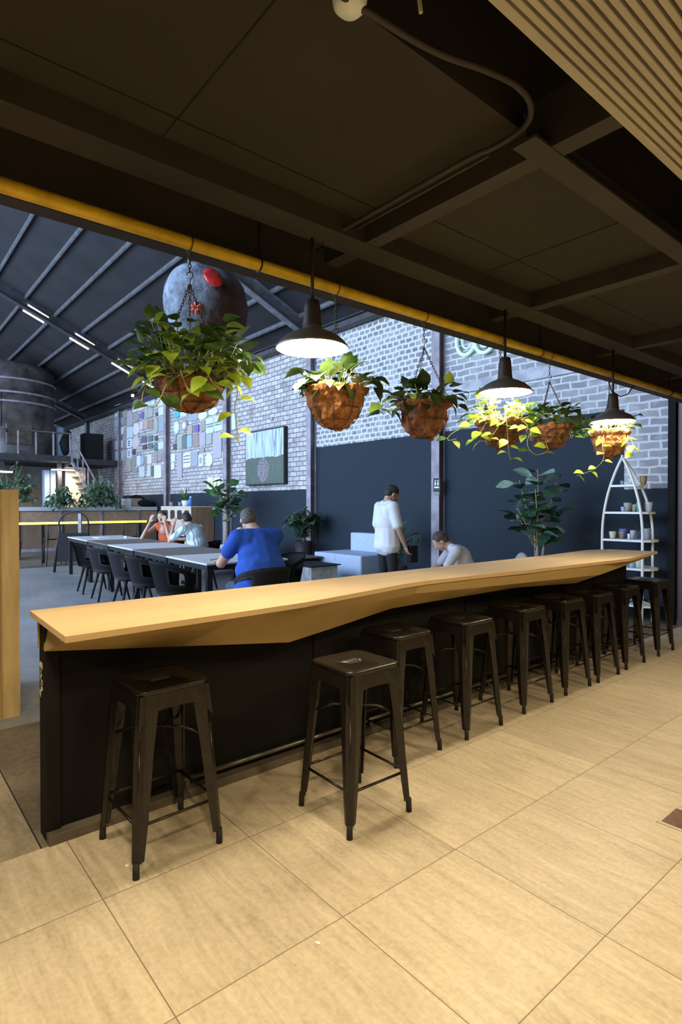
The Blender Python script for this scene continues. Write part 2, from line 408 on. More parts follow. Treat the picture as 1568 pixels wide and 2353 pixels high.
mat('end_wall', (.22, .19, .17), .9, noise_amt=.4, noise_scale=1.2)
sbox('wall_left', 'end_wall', -30.2, -30, -7, 7.5, 0, 9)
mat('warm_wall', (.42, .36, .28), .9)
sbox('wall_right', 'warm_wall', 5, 5.2, -5, 7.5, 0, 3.4)
sbox('wall_front', 'warm_wall', -2.5, 5, -5.2, -5, 0, 3.4)
sbox('wall_daylight_block', 'black_panel', -2.6, -2.5, -5, -.45, 0, 2.55)  # unseen wall, added to keep hall daylight off the bar side
sbox('wall_daylight_block', 'black_panel', -5.4, -2.6, -.75, -.65, 0, 2.55)  # second unseen wall, added to block daylight on the threshold
sbox('wall_upper', 'black_panel', -2.56, -2.5, -5, 7.5, 2.86, 9)

ROOF = lambda y: 5.15+.45*(7.5-y)
def sloped(bm, x0, x1, y0, y1, off0, off1):
    a = [bm.verts.new((x, y, ROOF(y)+o)) for x in (x0, x1) for y in (y0, y1) for o in (off0, off1)]
    for q in ((0, 1, 3, 2), (4, 6, 7, 5), (0, 2, 6, 4), (1, 5, 7, 3), (0, 4, 5, 1), (2, 3, 7, 6)): bm.faces.new([a[i] for i in q])
bm = newbm(); sloped(bm, -30, -2.5, -7, 7.8, 0, .1); struct('ceiling', bm, 'roof_dark')
COLX = [-25.6, -21.6, -17.4, -13.55, -9.87, -6.35]
RAF = [-25.6, -17.4, -9.87]
for x in RAF:
    bm = newbm(); sloped(bm, x-.09, x+.09, -6.5, 7.42, -.30, -.27); sloped(bm, x-.012, x+.012, -6.5, 7.42, -.27, -.02); sloped(bm, x-.09, x+.09, -6.5, 7.42, -.02, -.001)
    struct('trim_1', bm, 'roof_steel' if x == -17.4 else 'roof_grey')
for k in range(18):
    y = 7.05-.72*k
    if y < -5: break
    for xa, xb in zip([-30]+RAF, RAF+[-2.6]):
        bm = newbm(); sloped(bm, xa+.1, xb-.1, y-.017, y+.017, -.08, -.002); struct('trim_2', bm, 'purlin_grey')
bm = newbm()
for z0, z1, y0, y1 in ((4.86, 4.875, 7.22, 7.40), (4.875, 5.0, 7.30, 7.312), (5.0, 5.015, 7.22, 7.40)): box(bm, -30, -2.6, y0, y1, z0, z1)
struct('trim_3', bm, 'roof_steel')
for x, wd in zip(COLX, (.22, .14, .18, .20, .15, .17)):
    bm = newbm(); box(bm, x-wd/2, x+wd/2, 7.35, 7.358, 0, 4.86); box(bm, x-.008, x+.008, 7.358, 7.492, 0, 4.86); box(bm, x-wd/2, x+wd/2, 7.492, 7.5, 0, 4.86)
    struct('trim_4', bm, 'column_steel')
sbox('trim_5', 'column_steel', -22.62, -22.48, 7.42, 7.5, 0, 4.7)
mat('lintel', (.42, .43, .46), .85, noise_amt=.25, noise_scale=5)
sbox('trim_6', 'lintel', -6.25, -2.75, 7.46, 7.5, 3.20, 3.37)

# low ceiling over the bar side
sbox('ceiling', 'black_ceiling', -2.5, -1.233, -5, 1.945, 2.8, 3.3)
sbox('ceiling', 'black_ceiling', -2.5, -1.26, 1.945, 7.5, 2.8, 3.3)
sbox('ceiling', 'dark_void', -2.5, 5, -5, 7.5, 3.3, 3.35)
bm = newbm(); box(bm, -2.285, -2.131, -5, 7.5, 2.70, 2.712); box(bm, -2.145, -2.131, -5, 7.5, 2.712, 2.8); struct('trim_7', bm, 'black_beam')
bm = newbm(); box(bm, -2.544, -2.46, -5, 7.5, 2.55, 2.565); box(bm, -2.475, -2.46, -5, 7.5, 2.565, 2.86); box(bm, -2.50, -2.46, -5, 7.5, 2.845, 2.86); struct('trim_8', bm, 'black_beam')
for y, xr in ((1.945, 5), (3.42, 5), (4.95, 5), (6.4, 5)):
    bm = newbm(); box(bm, -2.46, xr, y-.002, y+.085, 2.702, 2.714); box(bm, -2.46, xr, y-.002, y+.012, 2.714, 2.80); box(bm, -1.255, xr, y, y+.03, 2.80, 2.9); struct('trim_9', bm, 'black_beam')
bm = newbm(); box(bm, -1.225, -1.13, 1.84, 7.5, 2.698, 2.71); box(bm, -1.18, -1.17, 1.84, 7.5, 2.71, 2.8); struct('trim_10', bm, 'black_beam')
sbox('trim_11', 'dark_void', -2.46, -1.24, .895, .900, 2.797, 2.8)
sbox('trim_11', 'dark_void', -2.0, -1.995, -5, 1.9, 2.797, 2.8)
sbox('trim_11', 'dark_void', -2.46, -1.27, 2.9, 2.905, 2.797, 2.8)
sbox('trim_11', 'dark_void', -1.9, -1.895, 2.1, 7.4, 2.797, 2.8)
# slatted wooden soffit
bm = newbm(); box(bm, -.821, -.796, -5, 7.5, 2.574, 2.64)
x = -.789
while x < -.1:
    box(bm, x, x+.0165, -5, 7.5, 2.574, 2.594, .004); x += .0245
struct('ceiling', bm, 'slat_wood')
sbox('ceiling', 'dark_void', -.79, 2.6, -5, 7.5, 2.61, 2.63)
# right end post and perforated screen
sbox('trim_12', 'black_panel', -2.72, -2.64, 7.25, 7.40, 0, 2.8)
m, b, oc, L = base('perforated', .5)
sp = N(m, 'ShaderNodeSeparateXYZ'); L.new(oc, sp.inputs[0])
fa = mathn(m, 'ABSOLUTE', mathn(m, 'SINE', mathn(m, 'MULTIPLY', mathn(m, 'ADD', sp.outputs[0], sp.outputs[2]), 150)))
fb = mathn(m, 'ABSOLUTE', mathn(m, 'SINE', mathn(m, 'MULTIPLY', mathn(m, 'SUBTRACT', sp.outputs[0], sp.outputs[2]), 150)))
L.new(mixc(m, mathn(m, 'GREATER_THAN', mathn(m, 'MULTIPLY', fa, fb), .35), (.16, .13, .12), (.02, .018, .018)), b.inputs['Base Color']); b.inputs['Metallic'].default_value = .5
bm = newbm(); box(bm, -2.63, -1.6, 7.30, 7.32, .05, 2.75)
box(bm, -2.63, -1.6, 7.285, 7.335, 0, .06); box(bm, -2.63, -1.6, 7.285, 7.335, 2.7, 2.75)
tag(finish('perforated_screen', bm, 'perforated'), 'dark perforated metal screen at the far right behind the stools', 'screen')

# ================================================================== YELLOW PIPE, CONDUIT
bm = newbm(); tube(bm, [(-2.35, -4.9, 2.533), (-2.35, 7.45, 2.533)], .028, 20)
p = finish('pipe', bm, 'yellow_paint'); tag(p, 'long yellow gas pipe running under the edge of the dark ceiling', 'pipe')
for y in (-1, 1.46, 3.9, 6.3):
    bm = newbm(); tube(bm, [(-2.35+.031*cos(a), y, 2.533+.031*sin(a)) for a in [2*PI*i/16 for i in range(16)]], .004, 6, closed=True)
    box(bm, -2.354, -2.346, y-.008, y+.008, 2.56, 2.80); finish('clamp', bm, 'black_metal', p)
bm = newbm()
tube(bm, crom([(-2.44, 1.80, 2.725), (-2.0, 1.80, 2.725), (-1.42, 1.80, 2.725), (-1.30, 1.83, 2.735), (-1.17, 1.83, 2.745), (-1.10, 1.76, 2.75), (-1.075, 1.64, 2.75), (-1.10, 1.5, 2.75), (-1.15, 1.33, 2.75), (-1.175, 1.1, 2.75), (-1.185, .8, 2.75), (-1.185, -1, 2.75)]), .0105, 10)
c = finish('conduit', bm, 'black_beam'); tag(c, 'dark conduit that bends out of the ceiling gap beside the slatted wood', 'conduit')
bm = newbm(); tube(bm, [(-2.44, 1.872, 2.745), (-1.35, 1.872, 2.745)], .007, 8)
tag(finish('conduit', bm, 'black_beam'), 'thin straight conduit running along the near ceiling cross beam', 'conduit')
bm = newbm(); lathe(bm, [(0, -.03), (.03, -.026), (.045, -.01), (.05, .02), (.05, .05)], 24)
o = finish('ceiling_fitting', bm, 'white_metal', loc=(-1.20, 1.035, 2.765)); tag(o, 'pale round fitting under the dark ceiling at the top edge', 'ceiling fitting')
bm = newbm(); tube(bm, [(0, 0, .1), (0, 0, .0), (.004, .004, -.05)], .006, 6); tube(bm, [(-.03, 0, .03), (0, 0, 0), (.03, .0, .04)], .005, 6)
o = finish('ceiling_hook', bm, 'slat_wood', loc=(-1.09, 1.19, 2.80)); tag(o, 'small pale hook hanging in the dark ceiling gap', 'hook')

# ================================================================== COUNTER
CT = thing('bar_counter', 'long black bar counter with a faceted pale plywood top', 'bar counter', (-2.64, .6, 0))
def rel(bm, o): bmesh.ops.translate(bm, vec=-o.location, verts=bm.verts)
TOP = [(-2.758, .56), (-2.133, .543), (-2.150, 1.256), (-2.165, 1.585), (-2.30, 2.40), (-2.318, 2.60), (-2.289, 3.145), (-2.245, 3.57), (-2.177, 5.026), (-2.331, 5.983), (-2.76, 5.90), (-2.86, 5.60), (-2.80, 4.8)]
bm = newbm(); prism(bm, TOP, .922, .945); rel(bm, CT); finish('countertop', bm, 'counter_ply', CT)
# fascia: stations of (front top), (fold), (back bottom)
ST = [(.60, -2.19, 0, 102, 1497, -2.60), (.63, -2.165, 0, 123, 1496, -2.52), (1.256, -2.170, 0, 420, 1485, -2.42), (1.60, -2.19, 0, 560, 1480, -2.38), (1.80, -2.205, 0, 665, 1476, -2.36), (2.18, -2.27, 0, 775, 1440, -2.38), (2.55, -2.335, .87, 900, 1398, -2.42), (3.20, -2.30, .855, 1060, 1371, -2.44), (3.75, -2.25, .85, 1190, 1350, -2.42), (4.60, -2.21, .835, 1325, 1340, -2.36), (5.90, -2.35, .90, 1455, 1283, -2.50)]
bm = newbm(); rows = []
for y, xf, zm, u_, v_, xb_ in ST:
    q = onx(u_, v_, xb_); mid = Vector((xf-.015, y, zm)) if zm else Vector((xf, y, .922)).lerp(q, .35)
    rows.append([bm.verts.new(p) for p in ((xf, y, .922), mid, q, (-2.615, q.y, q.z+.01), (-2.615, y, .922))])
for A, B in zip(rows, rows[1:]):
    for k in range(5): bm.faces.new((A[k], A[(k+1) % 5], B[(k+1) % 5], B[k]))
bm.faces.new(rows[0][::-1]); bm.faces.new(rows[-1]); rel(bm, CT); finish('fascia', bm, 'fascia_ply', CT, smooth=.22)
bm = newbm(); box(bm, -2.715, -2.70, .58, 5.8, .79, .922); rel(bm, CT); finish('back_fascia', bm, 'fascia_ply', CT)
bm = newbm(); box(bm, -2.69, -2.615, .62, 5.95, .0, .922); rel(bm, CT); finish('panel', bm, 'black_panel', CT)
bm = newbm(); box(bm, -2.705, -2.60, .585, .64, .0, .922, .004); rel(bm, CT); finish('end_post', bm, 'black_panel', CT)
for y in (1.98, 3.35, 4.7):
    bm = newbm(); box(bm, -2.615, -2.606, y, y+.05, .035, .9); rel(bm, CT); finish('batten', bm, 'black_panel', CT)
mat('paint_chip', (.55, .5, .4), .8, noise_amt=.3, noise_scale=50)
random.seed(4); bm = newbm()
for i in range(9):
    z = .60+.022*i*random.uniform(.7, 1.1); yy = .584
    xs = -2.69+random.uniform(0, .03); lathe_pts = [(xs+random.uniform(.006, .018)*cos(a), z+random.uniform(.008, .02)*sin(a)) for a in [2*PI*k/7 for k in range(7)]]
    v = [bm.verts.new((x, yy, zz)) for x, zz in lathe_pts]; v2 = [bm.verts.new((x, yy+.002, zz)) for x, zz in lathe_pts]
    bm.faces.new(v); bm.faces.new(v2[::-1])
    for k in range(7): bm.faces.new((v[k], v2[k], v2[(k+1) % 7], v[(k+1) % 7]))
rel(bm, CT); tag(finish('chipped_paint', bm, 'paint_chip', CT), 'pale chipped patch')
mat('ledge_brown', (.10, .08, .06), .5, noise_amt=.3, noise_scale=6)
bm = newbm(); box(bm, -2.615, -2.560, .585, 5.95, 0, .042, .003); rel(bm, CT); finish('plinth', bm, 'ledge_brown', CT)
mat('rail_steel', (.16, .15, .13), .28, metal=.8)
bm = newbm(); tube(bm, [(-2.588, 1.15, .085), (-2.588, 5.9, .085)], .013, 12)
for y in (1.2, 2.4, 3.6, 4.8, 5.85): box(bm, -2.60, -2.58, y-.01, y+.01, .03, .08)
rel(bm, CT); finish('foot_rail', bm, 'rail_steel', CT)
bm = newbm(); box(bm, -.012, .012, -.02, .02, -.03, .0); finish('bracket', bm, 'fascia_ply', CT, loc=(.32, -.01, .921))

# ================================================================== STOOLS
def make_stool():
    root = thing('bar_stool', '', 'bar stool')
    Hs = .685; w0 = .30
    # seat: rounded square pan with a slot
    bm = newbm(); n = 6
    def loop(w_, r, z): return [bm.verts.new((x, y, z)) for x, y in rrect(w_, w_, r, n)]
    slot = [bm.verts.new((x, y, Hs-.008)) for x, y in rrect(.026, .088, .0128, n)]; slot2 = [bm.verts.new((x, y, Hs-.022)) for x, y in rrect(.024, .086, .0118, n)]
    a = loop(.20, .03, Hs-.008); b_ = loop(w0-.03, .035, Hs-.003); c0 = loop(w0-.008, .036, Hs); d = loop(w0, .037, Hs-.006); e = loop(w0, .037, Hs-.02); f = loop(w0-.006, .034, Hs-.02)
    fl = loop(.19, .03, Hs-.022)
    for A, B in ((slot2, slot), (slot, a), (a, b_), (b_, c0), (c0, d), (d, e), (e, f), (f, fl), (fl, slot2)):
        k = len(A)
        for i in range(k): bm.faces.new((A[i], A[(i+1) % k], B[(i+1) % k], B[i]))
    finish('seat', bm, 'stool_steel', root, smooth=.14)
    bm = newbm(); prism(bm, rrect(.024, .086, .0118, n), Hs-.016, Hs-.0071); finish('slot_shade_plate', bm, 'rubber', root)  # black plate standing in for the shade inside the open slot
    # skirt with arched lower edges
    top = w0/2-.004
    for q in range(4):
        M = Matrix.Rotation(q*PI/2, 4, 'Z'); bm = newbm(); pts = []
        z1 = Hs-.02
        for s_ in range(13):
            t = -1+2*s_/12; zb = .60-.045*abs(t)**3-.0*t
            zb = .604-(.07*abs(t)**4); pts.append((t, zb))
        vo = []; vi = []
        for t, zb in pts:
            ex = (z1-zb)*.055/.66
            for lst, off in ((vo, 0), (vi, -.004)):
                lst.append((bm.verts.new((t*(top-.001), -(top+off), z1)), bm.verts.new((t*(top+ex), -(top+ex+off), zb))))
        for i in range(12):
            for lst in (vo, vi): bm.faces.new((lst[i][0], lst[i+1][0], lst[i+1][1], lst[i][1]))
            bm.faces.new((vo[i][1], vo[i+1][1], vi[i+1][1], vi[i][1]))
        bmesh.ops.transform(bm, matrix=M, verts=bm.verts); finish('skirt', bm, 'stool_steel', root)
    for q in range(4):
        M = Matrix.Rotation(q*PI/2, 4, 'Z'); bm = newbm(); rings = []
        for z, c_, f_, d_, w_ in ((Hs-.02, top, .016, .050, .062), (.60, top+.005, .018, .042, .053), (.45, .160, .022, .034, .043), (.20, .178, .018, .030, .033), (.055, .188, .013, .024, .024)):
            o_ = c_-.009; L_ = []
            for a_, t_ in ((0, -f_), (0, f_), (-.006, f_+.005), (-d_, w_), (-d_-.003, w_-.006), (-.010, f_-.003), (-.010, -f_+.003), (-d_-.003, -w_+.006), (-d_, -w_), (-.006, -f_-.005)):
                L_.append((o_+(a_+t_)*.7071, -o_+(-a_+t_)*.7071))
            rings.append([bm.verts.new((x, y, z)) for x, y in L_])
        for A, B in zip(rings, rings[1:]):
            for k in range(10): bm.faces.new((A[k], A[(k+1) % 10], B[(k+1) % 10], B[k]))
        bm.faces.new(rings[0]); bm.faces.new(rings[-1][::-1])
        rib = [(.158+.0*i, -.158, 0) for i in range(2)]
        tube(bm, [(.1475, -.1475, .50), (.172, -.172, .12)], .004, 6)
        bmesh.ops.transform(bm, matrix=M, verts=bm.verts); lg = finish('leg', bm, 'stool_steel', root)
        bm = newbm(); tube(bm, [(.176, -.176, .0), (.175, -.175, .062)], [.0135, .0125], 10); bmesh.ops.transform(bm, matrix=M, verts=bm.verts); finish('rubber_foot', bm, 'rubber', lg)
        bm = newbm(); g = .170; tube(bm, [(-g, -g+.004, .185), (g, -g+.004, .185)], .0062, 8); bmesh.ops.transform(bm, matrix=M, verts=bm.verts); finish('stretcher', bm, 'stool_steel', root)
    for sgn in (1, -1):
        bm = newbm(); tube(bm, [(-.152, -.152*sgn, .44), (-.07, -.07*sgn, .475+.006*sgn), (.07, .07*sgn, .475+.006*sgn), (.152, .152*sgn, .44)], .006, 8); finish('cross_brace', bm, 'stool_steel', root)
    return root
SP = [(-2.315, .955, .03), (-1.988, 1.745, -.02), (-2.33, 2.362, 0), (-2.32, 2.943, .01), (-2.34, 3.585, 0), (-2.35, 4.15, -.01), (-2.345, 4.625, .01), (-2.365, 5.167, 0), (-2.37, 5.83, .02)]
SL = ['dark metal bar stool nearest the near end of the counter', 'dark metal bar stool pulled out from the counter, standing furthest forward', 'dark metal bar stool half hidden right behind the pulled out stool', 'fourth dark metal bar stool from the near end of the counter', 'fifth dark metal bar stool, the middle one of the row', 'dark metal bar stool, fourth from the far end of the counter', 'dark metal bar stool, third from the far end of the counter', 'dark metal bar stool just before the last one at the far end', 'last dark metal bar stool at the far end, in front of the arched shelf']
st0 = make_stool()
for i, (x, y, a) in enumerate(SP):
    o = st0 if i == 0 else copy_tree(st0)
    o.location = (x, y, 0); o.rotation_euler.z = a; tag(o, SL[i], 'bar stool', 'metal bar stools along the counter')

# ================================================================== PENDANT LAMPS
def make_lamp():
    root = thing('pendant_lamp', '', 'pendant lamp')
    bm = newbm(); prof = [(.178, 0), (.180, .004), (.172, .014), (.160, .030), (.135, .052), (.095, .074), (.055, .090), (.046, .105), (.044, .12)]
    lathe(bm, prof, 40); inner = [(r-.004, z-.002) for r, z in prof]; inner[0] = (.174, 0); lathe(bm, inner, 40); finish('lamp_shade', bm, 'shade_metal', root, smooth=.8)
    bm = newbm(); lathe(bm, [(.048, .108), (.046, .12), (.040, .20), (.034, .232), (.028, .236), (.0, .238)], 28); finish('socket_housing', bm, 'wire_dark', root, smooth=.8)
    bm = newbm(); lathe(bm, [(0, .004), (.10, .005), (.165, .010), (.168, .014), (.0, .02)], 40); finish('diffuser', bm, 'lamp_glow', root)
    return root
l0 = make_lamp()
LL = ['glowing metal pendant lamp nearest the camera, beside the blue painted rock', 'middle pendant lamp of the three, in front of the lime leaved basket', 'farthest pendant lamp, hanging above the arched white shelf']
for i, (x, y, z, zt) in enumerate([(-2.26, 1.707, 2.172, 2.80), (-2.26, 3.319, 2.156, 2.80), (-2.26, 4.873, 2.106, 2.80)]):
    o = l0 if i == 0 else copy_tree(l0)
    o.location = (x, y, z-.01); tag(o, LL[i], 'pendant lamp', 'industrial pendant lamps over the counter')
    bm = newbm(); tube(bm, [(0, 0, .235), (0, 0, zt-z)], .009 if i < 2 else .004, 8)
    if i == 2: tube(bm, [(0, 0, .36), (0, 0, zt-z)], .009, 8)
    lathe(bm, [(.03, zt-z-.012), (.03, zt-z+.008)], 16); finish('stem', bm, 'wire_dark', o)
bm = newbm(); tube(bm, [(-2.26, 1.707, 2.79), (-2.30, 1.76, 2.68), (-2.24, 1.80, 2.72), (-2.2, 1.80, 2.73)], .006, 6)
tag(finish('lamp_cable', bm, 'wire_dark'), 'dark cable looping from the ceiling conduit to the nearest pendant lamp', 'cable')
bm = newbm(); tube(bm, [(-2.36, 4.98, 2.50), (-2.37, 5.08, 2.40), (-2.37, 5.25, 2.37), (-2.37, 5.4, 2.41), (-2.36, 5.5, 2.50)], .005, 6)
tag(finish('hanging_cable', bm, 'wire_dark'), 'thin black cable sagging under the yellow pipe at right', 'cable')

# ================================================================== HANGING BASKETS
RTV = Vector((RT.x, RT.y, 0)); FWV = Vector((FW.x, FW.y, 0)).normalized()
def basket(loc, R, depth, label, seed, nleaf, lime, spread, vines, m='coir', lift=.05, ls=.085, hookz=None, roll=True, leafm='pothos_dark'):
    random.seed(seed)
    root = thing('hanging_plant', label, 'hanging plant', loc, 0, 'coir baskets hanging from the yellow pipe')
    bm = newbm(); prof = []
    for i in range(13):
        t = i/12; a = t*PI/2*.92; prof.append((max(.004, R*.97*sin(a)**.85), -depth*cos(a)**1.15))
    lip = [(R*1.02, -.012), (R*1.10, .0), (R*1.11, .018), (R*1.02, .028), (R*.93, .015), (R*.85, -.02), (.01, -.035)] if roll else [(R*1.0, .005), (R*.97, .012), (R*.9, -.015), (.01, -.03)]
    lathe(bm, prof+lip, 72, capb=True); bmesh.ops.subdivide_edges(bm, edges=bm.edges, cuts=1, use_grid_fill=True)
    for f in bm.faces: f.smooth = True
    amp = .035 if roll else .018
    for v in bm.verts:
        nn = noise.noise(v.co*22+Vector((seed, 0, 0))); n2 = noise.noise(v.co*55+Vector((0, seed, 0))); rr = Vector((v.co.x, v.co.y, v.co.z+.05))
        if v.co.xy.length > .02: v.co += rr.normalized()*(nn*amp*.75+n2*amp*.42)
    finish('basket', bm, m, root, smooth=2.)
    bm = newbm()
    for fz in (.0, .45, .8):
        z = -depth*fz; a = math.acos(min(1, fz**(1/1.15))) if fz else PI/2*.92
        rr = R*.97*sin(max(a, .05))**.85+.008 if fz else R*1.06
        tube(bm, [(rr*cos(2*PI*k/24), rr*sin(2*PI*k/24), z) for k in range(24)], .0022, 5, closed=True)
    for k in range(8):
        th = 2*PI*k/8; pts = []
        for i in range(8):
            t = i/7; a = t*PI/2*.92; pts.append(((R*.97*sin(a)**.85+.008)*cos(th), (R*.97*sin(a)**.85+.008)*sin(th), -depth*cos(a)**1.15-.004))
        tube(bm, pts, .0020, 5)
    finish('wire_frame', bm, 'wire_dark', root)
    top = Vector((0, 0, (hookz or (loc[2]+.33))-loc[2]))
    for k in range(3):
        a = radians(35+120*k); bm = newbm(); chain(bm, (R*1.05*cos(a), R*1.05*sin(a), .01), top-Vector((0, 0, .03)), .020, .0019, .0055); finish('chain', bm, 'chain_rust', root)
    bm = newbm(); tube(bm, [top+Vector((RT.x*x, RT.y*x, z)) for x, z in ((0, -.035), (.002, -.01), (.013, .004), (.014, .018), (.002, .028), (-.011, .02), (-.012, .010))], .0022, 6)
    finish('hook', bm, 'wire_dark', root)
    pz = 2.50-loc[2]
    bm = newbm(); chain(bm, top+Vector((0, 0, .022)), (0, 0, pz), .022, .0022, .0065)
    tube(bm, [(.034*cos(2*PI*k/14), 0, 2.533-loc[2]+.036*sin(2*PI*k/14)) for k in range(14)], .003, 5, closed=True); finish('chain', bm, 'chain_rust', root)
    bm = newbm()
    for i in range(nleaf):
        a = random.uniform(0, 2*PI); el = random.uniform(-.15, 1.25)
        r0 = R*random.uniform(.2, .95); p = Vector((r0*cos(a), r0*sin(a), .005))
        out = Vector((cos(a)*cos(el), sin(a)*cos(el), sin(el)*.8+.12)).normalized()
        stem = random.uniform(.25, 1)*spread; q = p+out*stem+Vector((0, 0, lift*random.random()))
        if q.z < -.02: q.z = -.02+random.random()*.03
        d = (out+Vector((random.uniform(-.7, .7), random.uniform(-.7, .7), random.uniform(-.9, .05)))).normalized()
        s = ls*random.uniform(.65, 1.2)
        leaf(bm, q, d, (random.uniform(-.3, .3), random.uniform(-.3, .3), 1), s, s*.74, 'heart', random.uniform(.1, .4), random.uniform(.1, .8), 1 if random.random() < lime else 0)
        if random.random() < .6: tube(bm, [p, (p+q)/2+Vector((0, 0, .012)), q], .0016, 4, mi=2)
    finish('foliage', bm, [leafm, 'pothos_lime', 'stem_green'], root)
    for pts, nl, lm in vines:
        P = [RTV*a+Vector((0, 0, z))-FWV*f for a, z, f in pts]
        # smooth the polyline
        Q = []
        for i in range(len(P)-1):
            p0 = P[max(i-1, 0)]; p1 = P[i]; p2 = P[i+1]; p3 = P[min(i+2, len(P)-1)]
            for k in range(6):
                t = k/6; Q.append(.5*((2*p1)+(-p0+p2)*t+(2*p0-5*p1+4*p2-p3)*t*t+(-p0+3*p1-3*p2+p3)*t**3))
        Q.append(P[-1]); bm = newbm(); tube(bm, Q, .0024, 5, mi=2)
        for i in range(nl):
            j = int((i+.6)*(len(Q)-1)/nl); j = min(j, len(Q)-1); sd = 1 if i % 2 else -1
            d = (RTV*sd*random.uniform(.4, 1)+Vector((0, 0, random.uniform(-.6, .25)))-FWV*random.uniform(-.3, .6)).normalized(); s = ls*random.uniform(.75, 1.15)
            base_ = Q[j]+d*.018; tube(bm, [Q[j], base_], .0016, 4, mi=2)
            leaf(bm, base_, d, (-FWV*random.uniform(.1, 1.0)+Vector((0, 0, 1))), s, s*.78, 'heart', .25, random.uniform(.2, .7), 1 if random.random() < lm else 0)
        finish('vine', bm, [leafm, 'pothos_lime', 'stem_green'], root)
    return root
basket((-2.35, 1.109, 1.932), .150, .125, 'fullest hanging basket of trailing green pothos, at far left near the painted rock', 11, 290, .14, .165,
       [([(.10, .03, .08), (.18, .03, .08), (.215, -.04, .05), (.20, -.12, .03), (.205, -.20, 0), (.215, -.27, 0)], 7, .8), ([(.06, .03, .12), (.12, .07, .14), (.2, .05, .12), (.25, -.01, .1)], 6, .95),
        ([(-.03, .02, .13), (-.05, -.05, .18), (-.09, -.12, .16), (-.13, -.13, .12)], 3, .3), ([(.0, .02, .15), (.03, -.05, .18), (.05, -.08, .17), (.10, -.06, .15)], 4, .5), ([(-.12, .0, .08), (-.17, -.04, .08), (-.19, -.10, .06)], 3, .1),
        ([(.04, .06, .15), (.10, .02, .18), (.14, -.04, .17), (.17, -.06, .14)], 5, .9)], 'coir_dark', .12, .082, 2.385, False)
basket((-2.35, 1.93, 1.985), .148, .185, 'hanging basket of rough orange coir under the nearest lamp, with dark green leaves', 22, 70, .0, .10,
       [([(.12, .03, 0), (.17, .07, 0), (.20, .09, 0)], 2, .2)], 'coir', .04, .105, 2.30, True, 'pothos_olive')
basket((-2.35, 2.618, 1.992), .150, .19, 'brown coir hanging basket with spiky dark leaves in front of the steel column', 33, 74, .06, .10,
       [([(-.1, .02, 0), (-.2, .03, 0), (-.27, -.01, 0), (-.24, -.05, 0)], 5, .3), ([(.12, .01, 0), (.18, .03, 0), (.20, .0, 0)], 2, .5), ([(-.12, 0, .05), (-.2, -.03, .04), (-.26, -.02, 0)], 3, .1)], 'coir_dark', .06, .10, 2.375, True, 'pothos_olive')
basket((-2.35, 3.396, 1.955), .150, .16, 'hanging basket spilling lime green leaves directly under the middle lamp', 44, 95, .35, .14,
       [([(-.1, .03, .1), (-.16, -.06, .12), (-.20, -.12, .1)], 5, 1), ([(0, .03, .15), (.0, -.1, .18), (.01, -.2, .17), (.03, -.26, .15)], 6, 1), ([(.08, .03, .12), (.14, -.03, .15), (.13, -.09, .14)], 5, 1),
        ([(-.14, 0, 0), (-.25, -.02, 0), (-.34, -.07, 0), (-.36, -.11, 0), (-.30, -.10, 0)], 4, .2), ([(-.04, .04, .15), (-.06, -.04, .17), (-.12, -.12, .15), (-.18, -.13, .12)], 5, 1)], 'coir_dark', .08, .082, 2.33)
basket((-2.35, 4.03, 1.972), .150, .15, 'dark brown hanging basket between the two farther lamps', 55, 95, .08, .13,
       [([(-.1, .02, .1), (-.17, -.02, .12), (-.2, -.12, .1), (-.14, -.2, .1), (-.05, -.17, .1), (-.06, -.12, .1)], 5, .95), ([(.15, .03, 0), (.24, .02, 0), (.3, -.03, 0)], 5, .1), ([(.1, .0, .1), (.12, -.08, .12)], 2, .1)], 'coir_dark', .08, .085, 2.36)
basket((-2.35, 4.995, 2.01), .150, .20, 'farthest hanging basket under the last lamp, with a long lime vine trailing left', 66, 70, .2, .12,
       [([(-.10, -.02, .12), (-.12, -.12, .14), (-.10, -.22, .12), (-.16, -.3, .1), (-.24, -.34, .08), (-.3, -.36, .05)], 8, 1), ([(.10, -.02, .12), (.14, -.1, .14), (.15, -.17, .12)], 5, 1), ([(-.16, .02, 0), (-.22, -.03, 0)], 3, .1)], 'coir', .06, .085, 2.33)

# ================================================================== PAINTED ROCK
rk = thing('hanging_sculpture', 'large mottled blue and black painted rock hanging from the hall roof', 'sculpture', (-4.134, 2.102, 2.945))
m, b, oc, L = base('rock_paint', .8)
n1 = noisen(m, oc, 5, 8, .65, .4); n2 = noisen(m, oc, 18, 6, .7)
c = ramp(m, n1, [(.30, (.035, .04, .05)), (.48, (.13, .17, .23)), (.62, (.34, .42, .52)), (.8, (.48, .56, .66))])
c = mixc(m, .35, c, ramp(m, n2, [(.35, (.05, .06, .08)), (.65, (.45, .52, .6))]))
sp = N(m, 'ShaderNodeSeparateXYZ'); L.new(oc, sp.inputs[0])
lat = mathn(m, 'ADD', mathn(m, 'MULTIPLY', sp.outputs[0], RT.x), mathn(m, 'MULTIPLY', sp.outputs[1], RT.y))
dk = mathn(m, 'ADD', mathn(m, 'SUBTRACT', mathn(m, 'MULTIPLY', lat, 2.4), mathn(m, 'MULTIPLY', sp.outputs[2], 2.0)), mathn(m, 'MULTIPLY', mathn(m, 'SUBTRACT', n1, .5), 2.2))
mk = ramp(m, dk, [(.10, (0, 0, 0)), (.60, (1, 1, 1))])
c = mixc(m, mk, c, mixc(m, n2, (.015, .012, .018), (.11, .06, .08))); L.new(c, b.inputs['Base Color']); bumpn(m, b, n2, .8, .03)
bm = newbm(); bmesh.ops.create_icosphere(bm, subdivisions=5, radius=.335)
